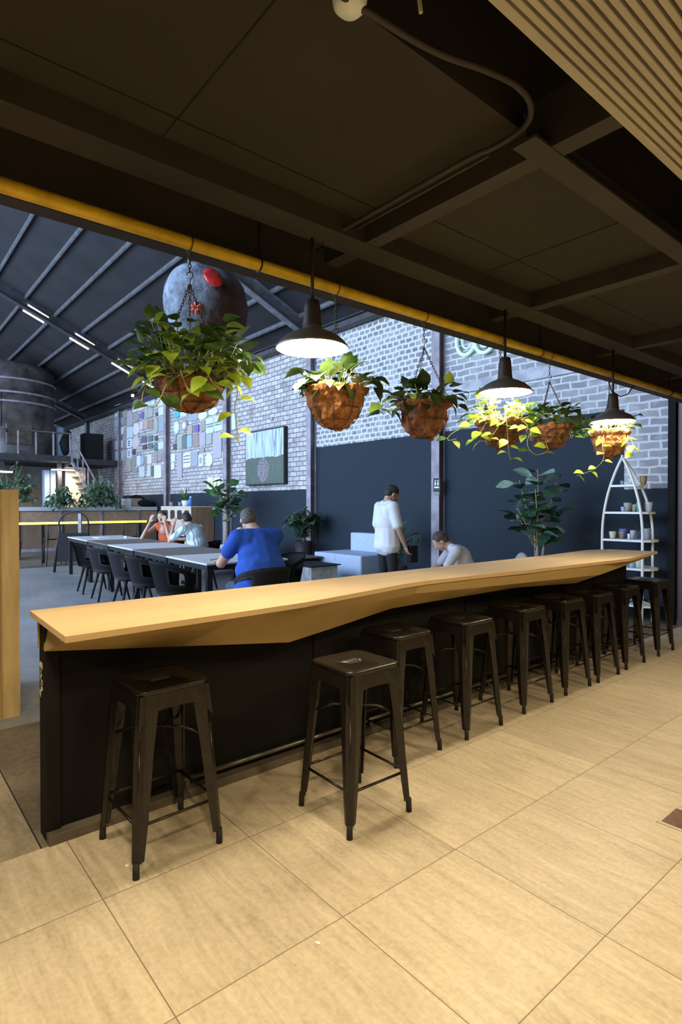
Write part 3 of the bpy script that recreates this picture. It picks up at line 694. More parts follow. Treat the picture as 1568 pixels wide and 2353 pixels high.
for v in bm.verts:
    n_ = noise.noise(v.co*2.2+Vector((3, 1, 2)))*.05+noise.noise(v.co*7)*.014
    v.co += v.co.normalized()*n_; v.co.z *= 1.0
    l = v.co.dot(RTV)
    if l < -.30: v.co -= RTV*(l+.30)*.8
    d = (-l*.75-v.co.z*.66)
    if d > .30: v.co += (RTV*.75+Vector((0, 0, .66)))*(d-.30)*.7
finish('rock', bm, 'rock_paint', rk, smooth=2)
mat('red_gloss', (.55, .035, .03), .22, noise_amt=.3, noise_scale=20)
def on_rock(u, v):
    r = ray(u, v).normalized(); oc_ = EYE-Vector(rk.location); bq = r.dot(oc_); cq = oc_.dot(oc_)-.343**2; return (EYE+r*(-bq-math.sqrt(max(0, bq*bq-cq))))-Vector(rk.location)
p = on_rock(490, 637); bm = newbm()
bmesh.ops.create_icosphere(bm, subdivisions=3, radius=1, matrix=Matrix.Translation(p) @ p.normalized().to_track_quat('Z', 'X').to_matrix().to_4x4() @ Matrix.Rotation(.5, 4, 'Z') @ Matrix.Diagonal((.085, .062, .018, 1)))
finish('red_opening', bm, 'red_gloss', rk, smooth=2)
p = on_rock(451, 707); bm = newbm(); Q = p.normalized().to_track_quat('Z', 'X').to_matrix().to_4x4()
mat('red_petal', (.62, .12, .09), .5)
for k in range(6):
    a = k*PI/3
    bmesh.ops.create_icosphere(bm, subdivisions=2, radius=1, matrix=Matrix.Translation(p) @ Q @ Matrix.Rotation(a, 4, 'Z') @ Matrix.Translation((.026, 0, .004)) @ Matrix.Diagonal((.024, .013, .014, 1)))
finish('red_flower', bm, 'red_petal', rk, smooth=2)
bm = newbm(); tube(bm, [(-.13, -.1, .28), (-.13, -.1, .9), (-.13, -.1, ROOF(2.0)-2.945-.02)], .004, 6); finish('wire', bm, 'white_metal', rk)

# ================================================================== WALL BOARDS (left bays of the back wall)
PL1 = [(205,430,325,665,0,'r'),(400,430,455,545,1,'r'),(455,370,550,545,2,'r'),(555,305,655,570,0,'m'),(675,280,790,535,3,'r'),(805,230,910,490,4,'r'),(925,200,1000,440,4,'r'),(1065,230,1215,450,4,'r'),(375,555,440,705,5,'r'),(445,550,555,855,6,'r'),(580,605,690,770,5,'o'),(715,575,780,720,7,'o'),(795,510,865,700,8,'r'),(870,490,960,680,8,'r'),(1080,480,1220,640,4,'r'),(1020,600,1050,660,2,'r'),(215,690,360,885,9,'o'),(375,715,440,830,10,'r'),(570,800,690,1040,3,'o'),(700,780,765,935,11,'r'),(785,750,860,920,12,'r'),(875,730,965,910,10,'r'),(975,680,1065,1020,8,'o'),(1080,650,1215,970,13,'r'),(225,930,285,1130,1,'r'),(290,890,362,1035,0,'r'),(378,940,430,1060,1,'r'),(440,880,560,1100,4,'r'),(195,1160,275,1330,11,'r'),(290,1150,350,1300,0,'r'),(365,1140,430,1310,1,'r'),(440,1120,545,1300,0,'m'),(555,1070,690,1310,11,'o'),(730,1070,830,1195,14,'r'),(870,1050,950,1165,15,'r'),(1000,1060,1050,1155,2,'r'),(760,1245,830,1330,2,'r'),(870,1205,950,1310,15,'r'),(975,1205,1060,1365,15,'o'),(1070,1170,1205,1320,4,'r'),(205,1360,350,1550,4,'r'),(362,1350,440,1500,6,'r'),(450,1330,535,1500,0,'m'),(548,1320,605,1440,2,'o'),(630,1370,665,1450,1,'r'),(672,1360,715,1450,13,'r'),(365,1545,405,1640,5,'r'),(420,1535,525,1780,12,'r'),(545,1465,625,1665,1,'r'),(640,1455,715,1655,0,'r'),(730,1450,785,1640,9,'o'),(800,1470,840,1740,5,'r'),(850,1430,935,1620,3,'r'),(975,1415,1050,1595,5,'r'),(1062,1405,1138,1560,5,'r'),(1150,1385,1220,1545,5,'r'),(550,1700,650,1790,1,'r'),(690,1680,795,1880,4,'r'),(850,1640,918,1870,4,'r'),(930,1665,980,1860,16,'r'),(990,1640,1130,1905,0,'r'),(1155,1640,1200,1750,13,'r')]
PL2 = [(160,380,280,525,17,'o'),(290,400,420,500,4,'r'),(465,420,640,580,13,'r'),(650,390,830,555,3,'o'),(860,330,1040,465,3,'o'),(1060,80,1190,250,1,'r'),(165,590,270,840,4,'ring'),(310,560,430,790,1,'ring'),(435,670,530,855,12,'r'),(565,660,655,815,7,'r'),(700,580,790,790,5,'r'),(805,525,965,830,4,'t'),(975,480,1140,785,4,'t'),(165,860,210,1000,1,'r'),(150,1040,215,1165,2,'r'),(228,890,328,1150,8,'r'),(340,850,415,1140,15,'r'),(425,870,525,1115,9,'r'),(540,860,665,1110,10,'r'),(675,820,795,1085,6,'r'),(810,850,925,1050,8,'r'),(945,830,1115,1330,6,'r'),(700,1110,775,1220,5,'o'),(110,1245,185,1405,0,'r'),(115,1420,170,1555,0,'r'),(235,1210,325,1720,6,'r'),(350,1225,500,1515,0,'t'),(510,1200,645,1490,13,'r'),(660,1260,750,1490,0,'ring2'),(800,1230,935,1495,0,'o'),(1130,1180,1220,1380,4,'r'),(1320,430,1400,760,4,'r')]
BC = [('white', (.80, .83, .86)), ('grey', (.36, .36, .38)), ('dark brown', (.13, .11, .12)), ('cream', (.78, .75, .70)), ('pale blue', (.62, .72, .78)), ('taupe', (.40, .35, .33)), ('mauve', (.48, .45, .50)), ('violet', (.20, .17, .42)), ('sage green', (.42, .45, .40)), ('light blue', (.36, .52, .66)), ('brown', (.38, .29, .26)), ('pinkish white', (.70, .62, .62)), ('tan', (.52, .43, .35)), ('slate grey', (.38, .42, .48)), ('dark violet', (.18, .16, .24)), ('dark green', (.17, .22, .21)), ('olive', (.20, .21, .10)), ('turquoise', (.08, .50, .62))]
for i, (nm, c) in enumerate(BC): mat('board_'+nm.replace(' ', '_'), c, .45)
mat('ink', (.06, .07, .09), .7)
def rows_label(rects, bay):
    # name each board by its neighbours' order: row from the top, place from the left
    r = sorted(range(len(rects)), key=lambda i: (rects[i][1]+rects[i][3])/2); rows = []
    for i in r:
        cy = (rects[i][1]+rects[i][3])/2
        if rows and cy-rows[-1][0] < 95: rows[-1][1].append(i)
        else: rows.append([cy, [i]])
    out = {}; ordn = ['first', 'second', 'third', 'fourth', 'fifth', 'sixth', 'seventh', 'eighth', 'ninth', 'tenth', 'eleventh', 'twelfth', 'thirteenth', 'fourteenth', 'fifteenth', 'sixteenth']
    for k, (_, ids) in enumerate(rows):
        ids.sort(key=lambda i: (rects[i][0]+rects[i][2]))
        for j, i in enumerate(ids): out[i] = f'{ordn[j]} from left in {ordn[k]} row of {bay} bay'
    return out
for rects, ox, oy_, bay in ((PL1, 240, 880, 'left'), (PL2, 380, 900, 'right')):
    lab = rows_label(rects, bay)
    for i, (x0, y0, x1, y1, c, sh) in enumerate(rects):
        k = 8.711; yy = 7.455; A = ony(ox+x0/k, oy_+(y0+y1)/2/k, yy); B = ony(ox+x1/k, oy_+(y0+y1)/2/k, yy)
        um = ox+(x0+x1)/2/k; T = ony(um, oy_+y0/k, yy); D = ony(um, oy_+y1/k, yy)
        wd = B.x-A.x; hh = T.z-D.z; cx = (A.x+B.x)/2; cz = (T.z+D.z)/2; yb = 7.495; th = .035
        def outl(f=1, rad=None):
            if sh in ('o', 'ring'): return [(f*wd/2*cos(a)*(1 if sh == 'ring' else 1), f*hh/2*(abs(sin(a))**.8)*(1 if sin(a) > 0 else -1)) for a in [2*PI*q/28 for q in range(28)]]
            return rrect(f*wd, f*hh, min(wd, hh)*f*.12, 4)
        def slab(bm, o, ya, yb_):
            a = [bm.verts.new((x, ya, z)) for x, z in o]; b_ = [bm.verts.new((x, yb_, z)) for x, z in o]; n = len(o)
            bm.faces.new(a); bm.faces.new(b_[::-1])
            for q in range(n): bm.faces.new((a[q], b_[q], b_[(q+1) % n], a[(q+1) % n]))
        bm = newbm(); slab(bm, outl(), -th, 0); cn, _ = BC[c]; shape = {'o': 'rounded board', 'ring': 'oval ringed tray', 'r': 'board', 'm': 'marked board', 't': 'lettered board', 'ring2': 'framed board'}[sh]
        o = finish('wall_board', bm, 'board_'+cn.replace(' ', '_'), loc=(cx, yb, cz))
        tag(o, f'{cn} {shape}, {lab[i]}', 'wall board', 'boards and trays mounted on the brick wall')
        if sh in ('ring', 'ring2'):
            bm = newbm(); slab(bm, outl(.55), -th-.004, -th+.004); finish('inset', bm, 'board_white' if sh == 'ring' else 'board_slate_grey', o)
        if sh in ('m', 't'):
            bm = newbm(); random.seed(i)
            if sh == 'm':
                for q in (-.22, .02, .24): bmesh.ops.create_icosphere(bm, subdivisions=2, radius=1, matrix=Matrix.Translation((0, -th-.002, hh*q)) @ Matrix.Diagonal((wd*.2, .004, hh*.07, 1)))
            else:
                for q in range(3 if x0 == 350 else 2):
                    z = hh*(.1-.16*q) if x0 != 350 else hh*(.3-.22*q); x = -wd*.42
                    while x < wd*.4:
                        l = random.uniform(.015, .04); box(bm, x, min(x+l, wd*.44), -th-.003, -th, z-.022, z+.016*random.random()); x += l+.014
            finish('marking', bm, 'ink', o)
# two small posters
mat('poster_white', (.85, .88, .86), .6); mat('poster_green', (.42, .50, .05), .6)
for x0, x1, lb in ((840, 950, 'left of the two small white posters with a yellow green bottle'), (970, 1090, 'right of the two small white posters with a yellow green bottle')):
    A = ony(380+x0/8.711, 900+1820/8.711, 7.48); B = ony(380+x1/8.711, 900+1820/8.711, 7.48); T = ony(380+x0/8.711, 900+1720/8.711, 7.48); D = ony(380+x0/8.711, 900+1960/8.711, 7.48)
    hw = (B.x-A.x)/2; hh = (T.z-D.z)/2; bm = newbm(); box(bm, -hw, hw, -.012, 0, -hh, hh); o = finish('poster', bm, 'poster_white', loc=((A.x+B.x)/2, 7.496, (T.z+D.z)/2)); tag(o, lb, 'poster', 'posters below the wall boards')
    bm = newbm(); lathe(bm, [(.0, -.30), (.10, -.28), (.11, .0), (.05, .12), (.03, .30), (.0, .31)], 12); bmesh.ops.scale(bm, vec=(hw*4.2, .012, hh*1.9), verts=bm.verts); bmesh.ops.translate(bm, vec=(0, -.013, -.02), verts=bm.verts); finish('bottle_print', bm, 'poster_green', o)

# painting
P0 = ony(568, 1050, 7.44); P1 = ony(657, 1050, 7.44)
PT = thing('painting', 'large square painting of pale reeds above dark green water on the brick wall', 'painting', ((P0.x+P1.x)/2, 7.40, 2.53))
hw = (P1.x-P0.x)/2; bm = newbm(); box(bm, -hw, hw, 0, .09, -.66, .66); finish('frame', bm, 'black_metal', PT)
m, b, oc, L = base('painted_canvas', .6)
sp = N(m, 'ShaderNodeSeparateXYZ'); L.new(oc, sp.inputs[0])
reed = noisen(m, mapping(m, oc, sc=(9, 1, .9)), 1.6, 3, .5, .3); reed2 = noisen(m, mapping(m, oc, sc=(22, 1, 2)), 1.2, 3)
up_ = ramp(m, reed, [(.36, (.20, .26, .30)), (.46, (.42, .52, .56)), (.6, (.56, .66, .72))])
lo = mixc(m, ramp(m, reed2, [(.4, (0, 0, 0)), (.7, (1, 1, 1))]), (.075, .11, .085), (.13, .16, .13))
n1 = noisen(m, oc, 3, 3); hz = mathn(m, 'GREATER_THAN', mathn(m, 'ADD', sp.outputs[2], mathn(m, 'MULTIPLY', n1, .18)), .09)
d2 = mathn(m, 'ADD', mathn(m, 'POWER', mathn(m, 'MULTIPLY', mathn(m, 'ADD', sp.outputs[0], .05), 4.2), 2), mathn(m, 'POWER', mathn(m, 'MULTIPLY', mathn(m, 'ADD', sp.outputs[2], .30), 3.4), 2))
fl = mathn(m, 'MULTIPLY', mathn(m, 'LESS_THAN', d2, 1), mathn(m, 'GREATER_THAN', noisen(m, oc, 26, 2), .5))
L.new(mixc(m, hz, mixc(m, fl, lo, (.34, .26, .33)), up_), b.inputs['Base Color'])
bm = newbm(); box(bm, -hw+.03, hw-.03, -.006, .0, -.63, .63); finish('canvas', bm, 'painted_canvas', PT)
bm = newbm(); box(bm, -.05, .05, -.03, 0, -.04, .04, .006); p = ony(626, 963, 7.5); tag(finish('junction_box', bm, 'column_steel', loc=p), 'small square junction box on the brick wall above the painting', 'junction box')

# restroom sign on the steel column
SG = thing('restroom_sign', 'small black restroom sign with two white figures on the steel column', 'sign', (-6.30, 7.345, 1.72))
bm = newbm(); box(bm, -.075, .075, -.012, 0, -.10, .12, .01); finish('plate', bm, 'black_metal', SG)
bm = newbm()
for s_ in (-1, 1):
    bmesh.ops.create_icosphere(bm, subdivisions=2, radius=.014, matrix=Matrix.Translation((.028*s_, -.014, .075)) @ Matrix.Diagonal((1, .3, 1, 1)))
    box(bm, .028*s_-.014, .028*s_+.014, -.016, -.012, .0, .055)
box(bm, -.05, .05, -.016, -.012, -.045, -.02); finish('pictogram', bm, 'board_white', SG)
bm = newbm(); box(bm, -.06, .06, -.015, 0, -.155, -.115, .004); finish('lower_plate', bm, 'board_dark_green', SG)

# neon letters high on the wall
NS = thing('neon_sign', 'pale mint neon letters co high on the stone wall, cut off by the beam', 'sign', (-5.68, 7.46, 3.95))
def arcpts(cx, cz, rx, rz, a0, a1, n=20): return [(cx+rx*cos(radians(a0+(a1-a0)*k/n)), -.03, cz+rz*sin(radians(a0+(a1-a0)*k/n))) for k in range(n+1)]
c0 = ony(1074, 780, 7.46); r0 = Vector((c0.x+5.68, 0, c0.z-3.95)); bm = newbm()
tube(bm, arcpts(r0.x-.0, r0.z, .19, .25, 45, 330), .030, 10); tube(bm, arcpts(r0.x+.02, r0.z, .10, .15, 60, 320), .014, 8); finish('letter', bm, 'mint_neon', NS)
c1 = ony(1117, 778, 7.46); r1 = Vector((c1.x+5.68, 0, c1.z-3.95)); bm = newbm()
tube(bm, arcpts(r1.x, r1.z, .19, .22, 0, 342), .030, 10); tube(bm, arcpts(r1.x, r1.z, .10, .13, 0, 342), .014, 8); finish('letter', bm, 'mint_neon', NS)

# ================================================================== LED BATTENS ON THE RAFTER
def led(x, y, side, name_lab, dim):
    L_ = .62; t = Vector((0, -1, .45)).normalized(); a = Vector((x, y, ROOF(y)-.27)); root = thing('led_batten', name_lab, 'batten light', a, 0, 'batten lights along the roof rafter')
    bm = newbm(); tube(bm, [-t*L_/2+Vector((0, 0, .02)), t*L_/2+Vector((0, 0, .02))], .028, 8); finish('housing', bm, 'roof_steel', root)
    bm = newbm(); tube(bm, [-t*(L_/2-.03)+Vector((0, 0, -.012)), t*(L_/2-.03)+Vector((0, 0, -.012))], .026, 8); finish('tube', bm, 'tube_glow_dim' if dim else 'tube_glow', root)
for i, y in enumerate((3.72, 4.90, 6.07, 7.0)):
    nm = ['uppermost', 'second highest', 'second lowest', 'lowest'][i]
    led(-17.4-.20, y, -1, f'{nm} glowing batten light on the left side of the rafter', False)
    led(-17.4+.36, y, 1, f'{nm} faint batten light on the right side of the rafter', True)
for (u, v, lb) in ((305, 909, 'small round spot light on the eave beam at far left'), (551, 806, 'small round spot light on the eave beam behind the painted rock')):
    p = ony(u, v, 7.15); root = thing('spot_light', lb, 'spot light', p, 0); bm = newbm(); bmesh.ops.create_icosphere(bm, subdivisions=2, radius=.05); finish('bulb', bm, 'tube_glow', root, smooth=2)
    bm = newbm(); tube(bm, [(0, .02, .02), (0, .12, .12)], .03, 10); finish('housing', bm, 'black_metal', root)

# ================================================================== LONG TABLE ROW
def rotz(a): return Matrix.Rotation(a, 4, 'Z')
TA = -.047
def tpos(x, off): return Vector((x, 2.91+TA*(x+5.75)+off, 0))   # point at x, off metres to the right of the left edge
XB = [-5.74, -6.98, -8.30, -9.58, -10.90, -12.45]; TC = ['table_white', 'table_brown', 'table_white', 'table_brown', 'table_white']
TL = ['pale grey topped black dining table at the near end of the long row', 'brown topped black dining table second from the near end of the row', 'white topped black dining table in the middle of the long row', 'brown topped black dining table second from the far end of the row', 'white topped black dining table at the far end of the long row']
for i in range(5):
    xa, xb = XB[i+1], XB[i]; cx = (xa+xb)/2; c0 = tpos(cx, .52); hw = (xb-xa)/2-.004
    t = thing('dining_table', TL[i], 'table', c0, TA, 'black legged tables pushed together in one row')
    bm = newbm(); box(bm, -hw, hw, -.52, .52, .735, .755, .003); finish('tabletop', bm, TC[i], t)
    bm = newbm(); box(bm, -hw+.02, hw-.02, -.505, .505, .675, .7345); finish('apron', bm, 'black_metal', t)
    for sx in (-1, 1):
        for sy in (-1, 1):
            bm = newbm(); box(bm, sx*(hw-.05)-.03, sx*(hw-.05)+.03, sy*.47-.03, sy*.47+.03, 0, .675); finish('leg', bm, 'black_metal', t)

def make_chair():
    root = thing('shell_chair', '', 'chair')
    bm = newbm(); rows = []
    ns, nt = 26, 9
    def P(th, f):
        a = abs(th)/110; top = .80-.16*(a**2.2); z = .43+(top-.43)*f; r = .235+.045*f; tilt = .05*f*(1-a)
        return Vector((-r*cos(radians(th))*1.02-tilt, r*sin(radians(th)), z))
    for j in range(nt+1):
        rows.append([bm.verts.new(P(-110+220*i/ns, j/nt)) for i in range(ns+1)])
    for j in range(nt):
        for i in range(ns):
            th = abs(-110+220*(i+.5)/ns); f = (j+.5)/nt
            if 52 < th < 88 and .35 < f < .75: continue
            bm.faces.new((rows[j][i], rows[j][i+1], rows[j+1][i+1], rows[j+1][i]))
    for f in bm.faces: f.smooth = True
    g = bmesh.ops.solidify(bm, geom=list(bm.faces), thickness=.012); finish('backrest', bm, 'black_plastic', root)
    bm = newbm(); o = [(.235*cos(a)*1.02*(1 if cos(a) < 0 else .95), .235*sin(a)) for a in [2*PI*k/28 for k in range(28)]]
    prism(bm, o, .425, .45); prism(bm, [(x*.8, y*.8) for x, y in o], .395, .425); finish('seat', bm, 'black_plastic', root)
    for sx in (-1, 1):
        for sy in (-1, 1):
            bm = newbm(); tube(bm, [(sx*.13, sy*.14, .41), (sx*.22, sy*.22, 0)], [.022, .013], 10); finish('leg', bm, 'black_plastic', root)
    return root
ch0 = make_chair(); first = [True]
def chair(x, y, rz, lab, grp='black shell chairs at the long table'):
    o = ch0 if first[0] else copy_tree(ch0); first[0] = False
    o.location = (x, y, 0); o.rotation_euler = (0, 0, rz); tag(o, lab, 'chair', grp); return o
us = [190, 231, 290, 340, 408]; CL = ['farthest', 'second farthest', 'middle', 'second nearest', 'nearest']
for u, nm in zip(us, CL):
    p = ony(u, 1300, 2.72); chair(p.x, 2.72+TA*(p.x+5.75), PI/2+random.uniform(-.1, .1), f'{nm} black shell chair tucked under the left side of the tables')
chair(-7.45, 4.42, -PI/2, 'black shell chair right of the tables, between the striped and blue shirts')
chair(-4.98, 3.12, PI-.1, 'black shell chair under the person in the blue shirt')
chair(-5.92, 3.98, -PI/2, 'black shell chair just to the right of the blue shirt')
chair(-8.95, 4.42, -PI/2-.3, 'black shell chair under the person in the striped shirt')
chair(-10.3, 4.42, -PI/2+.3, 'black shell chair under the person in the orange top')
bm = newbm(); box(bm, -.09, .09, -.035, .035, 0, .012, .004); box(bm, -.04, .11, -.03, .02, .012, .02, .003)
wl = finish('wallet', bm, 'brown_wood', loc=(-6.05, 3.20, .756)); wl.rotation_euler.z = .9; tag(wl, 'brown wallet lying on the near end of the table', 'wallet')
bm = newbm(); box(bm, -.035, .035, -.07, .07, 0, .009, .003); ph = finish('phone', bm, 'white_metal', loc=(-5.93, 3.55, .756)); ph.rotation_euler.z = .8; tag(ph, 'pale mobile phone on the near table beside the blue shirt', 'phone')
bm = newbm(); box(bm, -.2, .2, -.11, .11, 0, .012, .004); nb = finish('notebook', bm, 'board_white', loc=(-11.6, 3.62, .756)); tag(nb, 'flat white notebook on the farthest table', 'notebook')
bm = newbm(); bmesh.ops.create_icosphere(bm, subdivisions=2, radius=.035); bmesh.ops.scale(bm, vec=(1.3, 1, .7), verts=bm.verts); o = finish('crumpled_tissue', bm, 'board_white', loc=(-11.2, 3.95, .776), smooth=2); tag(o, 'small crumpled white tissue on the farthest table', 'tissue')

# ================================================================== LOUNGE AREA
def block(parent, name, m, dims, bev=.03):
    bm = newbm(); box(bm, *dims, bev=bev); return finish(name, bm, m, parent, smooth=1.)
sf = thing('lounge_sofa', 'pale blue block sofa with a low back against the dark wall', 'sofa', (-8.0, 6.98, 0))
block(sf, 'seat', 'sofa_blue', (-.66, .66, -.40, .50, .05, .52), .035)
block(sf, 'backrest', 'sofa_blue', (-.38, .66, .26, .50, .52, .87), .035)
bm = newbm(); box(bm, -.055, -.045, -.404, -.398, .38, .50); finish('seam', bm, 'board_slate_grey', sf)
bm = newbm(); box(bm, -.6, .6, -.35, .45, 0, .05); finish('base', bm, 'black_plastic', sf)
mat('fleck_white', (.62, .66, .68), .6, noise_amt=.25, noise_scale=10); mat('grey_side', (.35, .35, .36), .7, noise_amt=.1)
lt = thing('coffee_table', 'pale flecked box coffee table with a dark top behind the counter', 'coffee table', (-7.68, 5.80, 0))
bm = newbm(); box(bm, -.33, .33, -.27, .27, 0, .405); finish('box_base', bm, 'fleck_white', lt)
bm = newbm(); box(bm, -.37, .38, -.31, .31, .405, .42, .002); finish('tabletop', bm, 'black_metal', lt)
lt = thing('coffee_table', 'low dark coffee table with a pale top behind the blue shirt', 'coffee table', (-8.75, 6.15, 0))
bm = newbm(); box(bm, -.35, .35, -.35, .35, .02, .43); finish('box_base', bm, 'black_panel', lt); bm = newbm(); box(bm, -.4, .4, -.4, .4, .43, .45, .003); finish('tabletop', bm, 'table_brown', lt)
ac = thing('armchair', 'cream upholstered armchair with a rounded back behind the long table', 'armchair', (-10.6, 5.75, 0), -2.2)
blob('backrest', [('e', (-.32, 0, .62), (.17, .48, .33), None), ('e', (-.36, 0, .5), (.15, .42, .36), None)], .03, 'cream_fabric', ac)
blob('armrest', [('c', (-.3, .42, .46), .13, (.35, .42, .44), .11), ('c', (-.3, .42, .25), .12, (.35, .42, .25), .11)], .025, 'cream_fabric', ac)
blob('armrest', [('c', (-.3, -.42, .46), .13, (.35, -.42, .44), .11), ('c', (-.3, -.42, .25), .12, (.35, -.42, .25), .11)], .025, 'cream_fabric', ac)
block(ac, 'seat', 'cream_fabric', (-.3, .4, -.36, .36, .12, .46), .05)
for sx in (-.3, .33):
    for sy in (-.36, .36):
        bm = newbm(); tube(bm, [(sx, sy, .16), (sx, sy, 0)], .02, 8); finish('leg', bm, 'brown_wood', ac)
lc = thing('lounge_chair', 'low rounded greyish pink chair, its curved back peeking over the counter', 'chair', (-4.03, 6.05, 0), -.7)
blob('backrest', [('e', (0, .14, .55), (.28, .09, .28), None), ('c', (-.26, .08, .5), .06, (-.27, -.2, .48), .05), ('c', (.26, .08, .5), .06, (.27, -.2, .48), .05)], .02, 'grey_side', lc)
block(lc, 'seat', 'grey_side', (-.27, .27, -.26, .18, .33, .45), .04)
for sx in (-.22, .22):
    for sy in (-.2, .14):
        bm = newbm(); tube(bm, [(sx*.8, sy*.8, .34), (sx*1.1, sy*1.1, 0)], [.02, .012], 8); finish('leg', bm, 'brown_wood', lc)
lc = thing('lounge_chair', 'dark lounge chair hidden mostly by the counter, under the seated white shirt', 'chair', (-4.62, 5.86, 0), 0)
block(lc, 'seat', 'black_plastic', (-.28, .28, -.28, .28, .10, .36), .04)
bm = newbm(); lathe(bm, [(.0, 0), (.30, 0), (.32, .1), (.2, .25), (0, .27)], 20); bmesh.ops.scale(bm, vec=(1, .7, 1), verts=bm.verts)
mat('blue_cloth', (.02, .06, .35), .8); o = finish('duffel_bag', bm, 'blue_cloth', loc=(-10.9, 6.75, .45)); tag(o, 'blue bag on the small black stand behind the armchair', 'bag')
bm = newbm(); box(bm, -.35, .35, -.25, .25, 0, .45); o = finish('side_stand', bm, 'black_panel', loc=(-10.9, 6.75, 0)); tag(o, 'small black stand holding the blue bag', 'stand')

# ================================================================== POTTED PLANTS
def pot(parent, r0, r1, h, m, z=0, name='pot'):
    bm = newbm(); lathe(bm, [(r0, 0), (r1, h), (r1*.92, h), (r1*.88, h-.04), (.0, h-.05)], 28, loc=(0, 0, z), capb=True); finish(name, bm, m, parent, smooth=.8)
def stems_leaves(parent, seed, base_z, segs, leafk, L0, W0, mats_, lightfrac=.1, droop=.4, fold=.15, name='foliage'):
    random.seed(seed); bm = newbm()
    for (p0, p1, n, r) in segs:
        a = Vector(p0); b_ = Vector(p1); tube(bm, [a, (a+b_)/2+Vector((random.uniform(-.02, .02), random.uniform(-.02, .02), 0)), b_], [r, r*.8, r*.5], 6, mi=len(mats_)-1)
        for i in range(n):
            t = .15+.85*(i+random.random()*.5)/n; c0 = a.lerp(b_, min(t, 1)); th = i*2.4+random.uniform(-.4, .4)
            d = Vector((cos(th), sin(th), random.uniform(-.1, .65))).normalized(); s = random.uniform(.7, 1.15)
            q = c0+d*L0*.25; tube(bm, [c0, q], r*.4+.001, 4, mi=len(mats_)-1)
            leaf(bm, q, d, (random.uniform(-1, .6)*FWV.x+random.uniform(-.4, .4), random.uniform(-1, .6)*FWV.y+random.uniform(-.4, .4), .7), L0*s, W0*s, leafk, fold, droop*random.uniform(.5, 1.4), 1 if random.random() < lightfrac else 0)
    finish(name, bm, mats_, parent)
# rubber plant
rp = thing('rubber_plant', 'large rubber plant with broad glossy leaves in front of the dark wall', 'potted plant', (-4.08, 6.72, 0))
pot(rp, .15, .20, .42, 'brown_wood')
bm = newbm()
for q in ((0, 0), (.05, .03), (-.04, .03)): tube(bm, [(q[0]*.4, q[1]*.4, .36), (q[0]*1.2, q[1]*1.2, .8), (q[0]*2, q[1]*2, 1.1)], [.018, .016, .012], 8)
finish('stem', bm, 'trunk', rp)
stems_leaves(rp, 5, 0, [((0, 0, 1.0), (0, 0, 1.86), 15, .010), ((0, 0, .9), (-RTV.x*.24, -RTV.y*.24, 1.72), 13, .009), ((0, 0, .9), (RTV.x*.27, RTV.y*.27, 1.78), 13, .009), ((0, 0, .85), (-RTV.x*.26, -RTV.y*.26, 1.36), 10, .008), ((0, 0, .85), (RTV.x*.24, RTV.y*.24, 1.38), 10, .008), ((-.02, 0, .8), (-.12, -.2, 1.2), 8, .007), ((0, 0, .9), (.1, -.22, 1.6), 10, .008)],
             'oval', .27, .165, ['rubber_leaf', 'rubber_leaf_light', 'stem_green'], .34, .45, .12)
# fiddle leaf tree
ft = thing('fiddle_leaf_tree', 'small broad leaved tree on a pale trunk beside the pale shelf cabinet', 'potted plant', (-12.0, 6.55, 0))
pot(ft, .2, .26, .42, 'pot_black')
bm = newbm(); tube(bm, [(0, 0, .36), (.01, 0, .9), (0, 0, 1.35)], [.06, .055, .04], 8); finish('trunk', bm, 'trunk', ft)
stems_leaves(ft, 8, 0, [((0, 0, 1.15), (0, .0, 2.0), 16, .016), ((0, 0, 1.2), (-RTV.x*.25, -RTV.y*.25, 1.8), 13, .014), ((0, 0, 1.2), (RTV.x*.22, RTV.y*.22, 1.75), 13, .014), ((0, 0, 1.0), (-RTV.x*.14, -RTV.y*.14, 1.4), 7, .01), ((0, 0, 1.0), (RTV.x*.22, RTV.y*.22, 1.35), 7, .01)], 'oval', .34, .23, ['fig_leaf', 'rubber_leaf_light', 'trunk'], .15, .3)
# palms
def palm(root, seed, n, h, spr, z0, L0=.16, W0=.022, bias=0):
    random.seed(seed); bm = newbm()
    for i in range(n):
        th = 2*PI*i/n+random.uniform(-.3, .3); el = random.uniform(.15, 1); out = Vector((cos(th), sin(th), 0))*spr*el; hh = h*random.uniform(.65, 1.05)
        pts = [Vector((0, 0, z0))+out*t**1.5+Vector((0, 0, hh*(1.25*t-.35*t*t*(1+el)))) for t in [k/8 for k in range(9)]]
        tube(bm, pts, [.006]*3+[.004]*3+[.002]*3, 5, mi=2)
        for k in range(2, 9):
            d = (pts[k]-pts[k-1]).normalized(); s = d.cross(Vector((0, 0, 1))).normalized()
            for sd in (-1, 1):
                for off in (0, .5): leaf(bm, pts[k-1].lerp(pts[k], off), (d*.7+s*sd+Vector((0, 0, -.15))).normalized(), (0, 0, 1), L0*random.uniform(.7, 1.15), W0, 'lance', .1, .8, 1 if random.random() < .3 else 0)
    finish('foliage', bm, ['palm_leaf', 'bush_leaf', 'stem_green'], root)
pp = thing('potted_palm', 'bushy palm in a tall black pot at the steel column', 'potted plant', (-9.55, 6.98, 0)); pot(pp, .16, .18, .66, 'pot_black'); palm(pp, 3, 30, 1.0, .42, .62, .24, .05)
pp = thing('potted_palm', 'feathery palm behind the standing person in the white shirt', 'potted plant', (-6.75, 6.85, 0)); pot(pp, .15, .18, .4, 'pot_black'); palm(pp, 9, 22, 1.35, .46, .36, .24, .022)

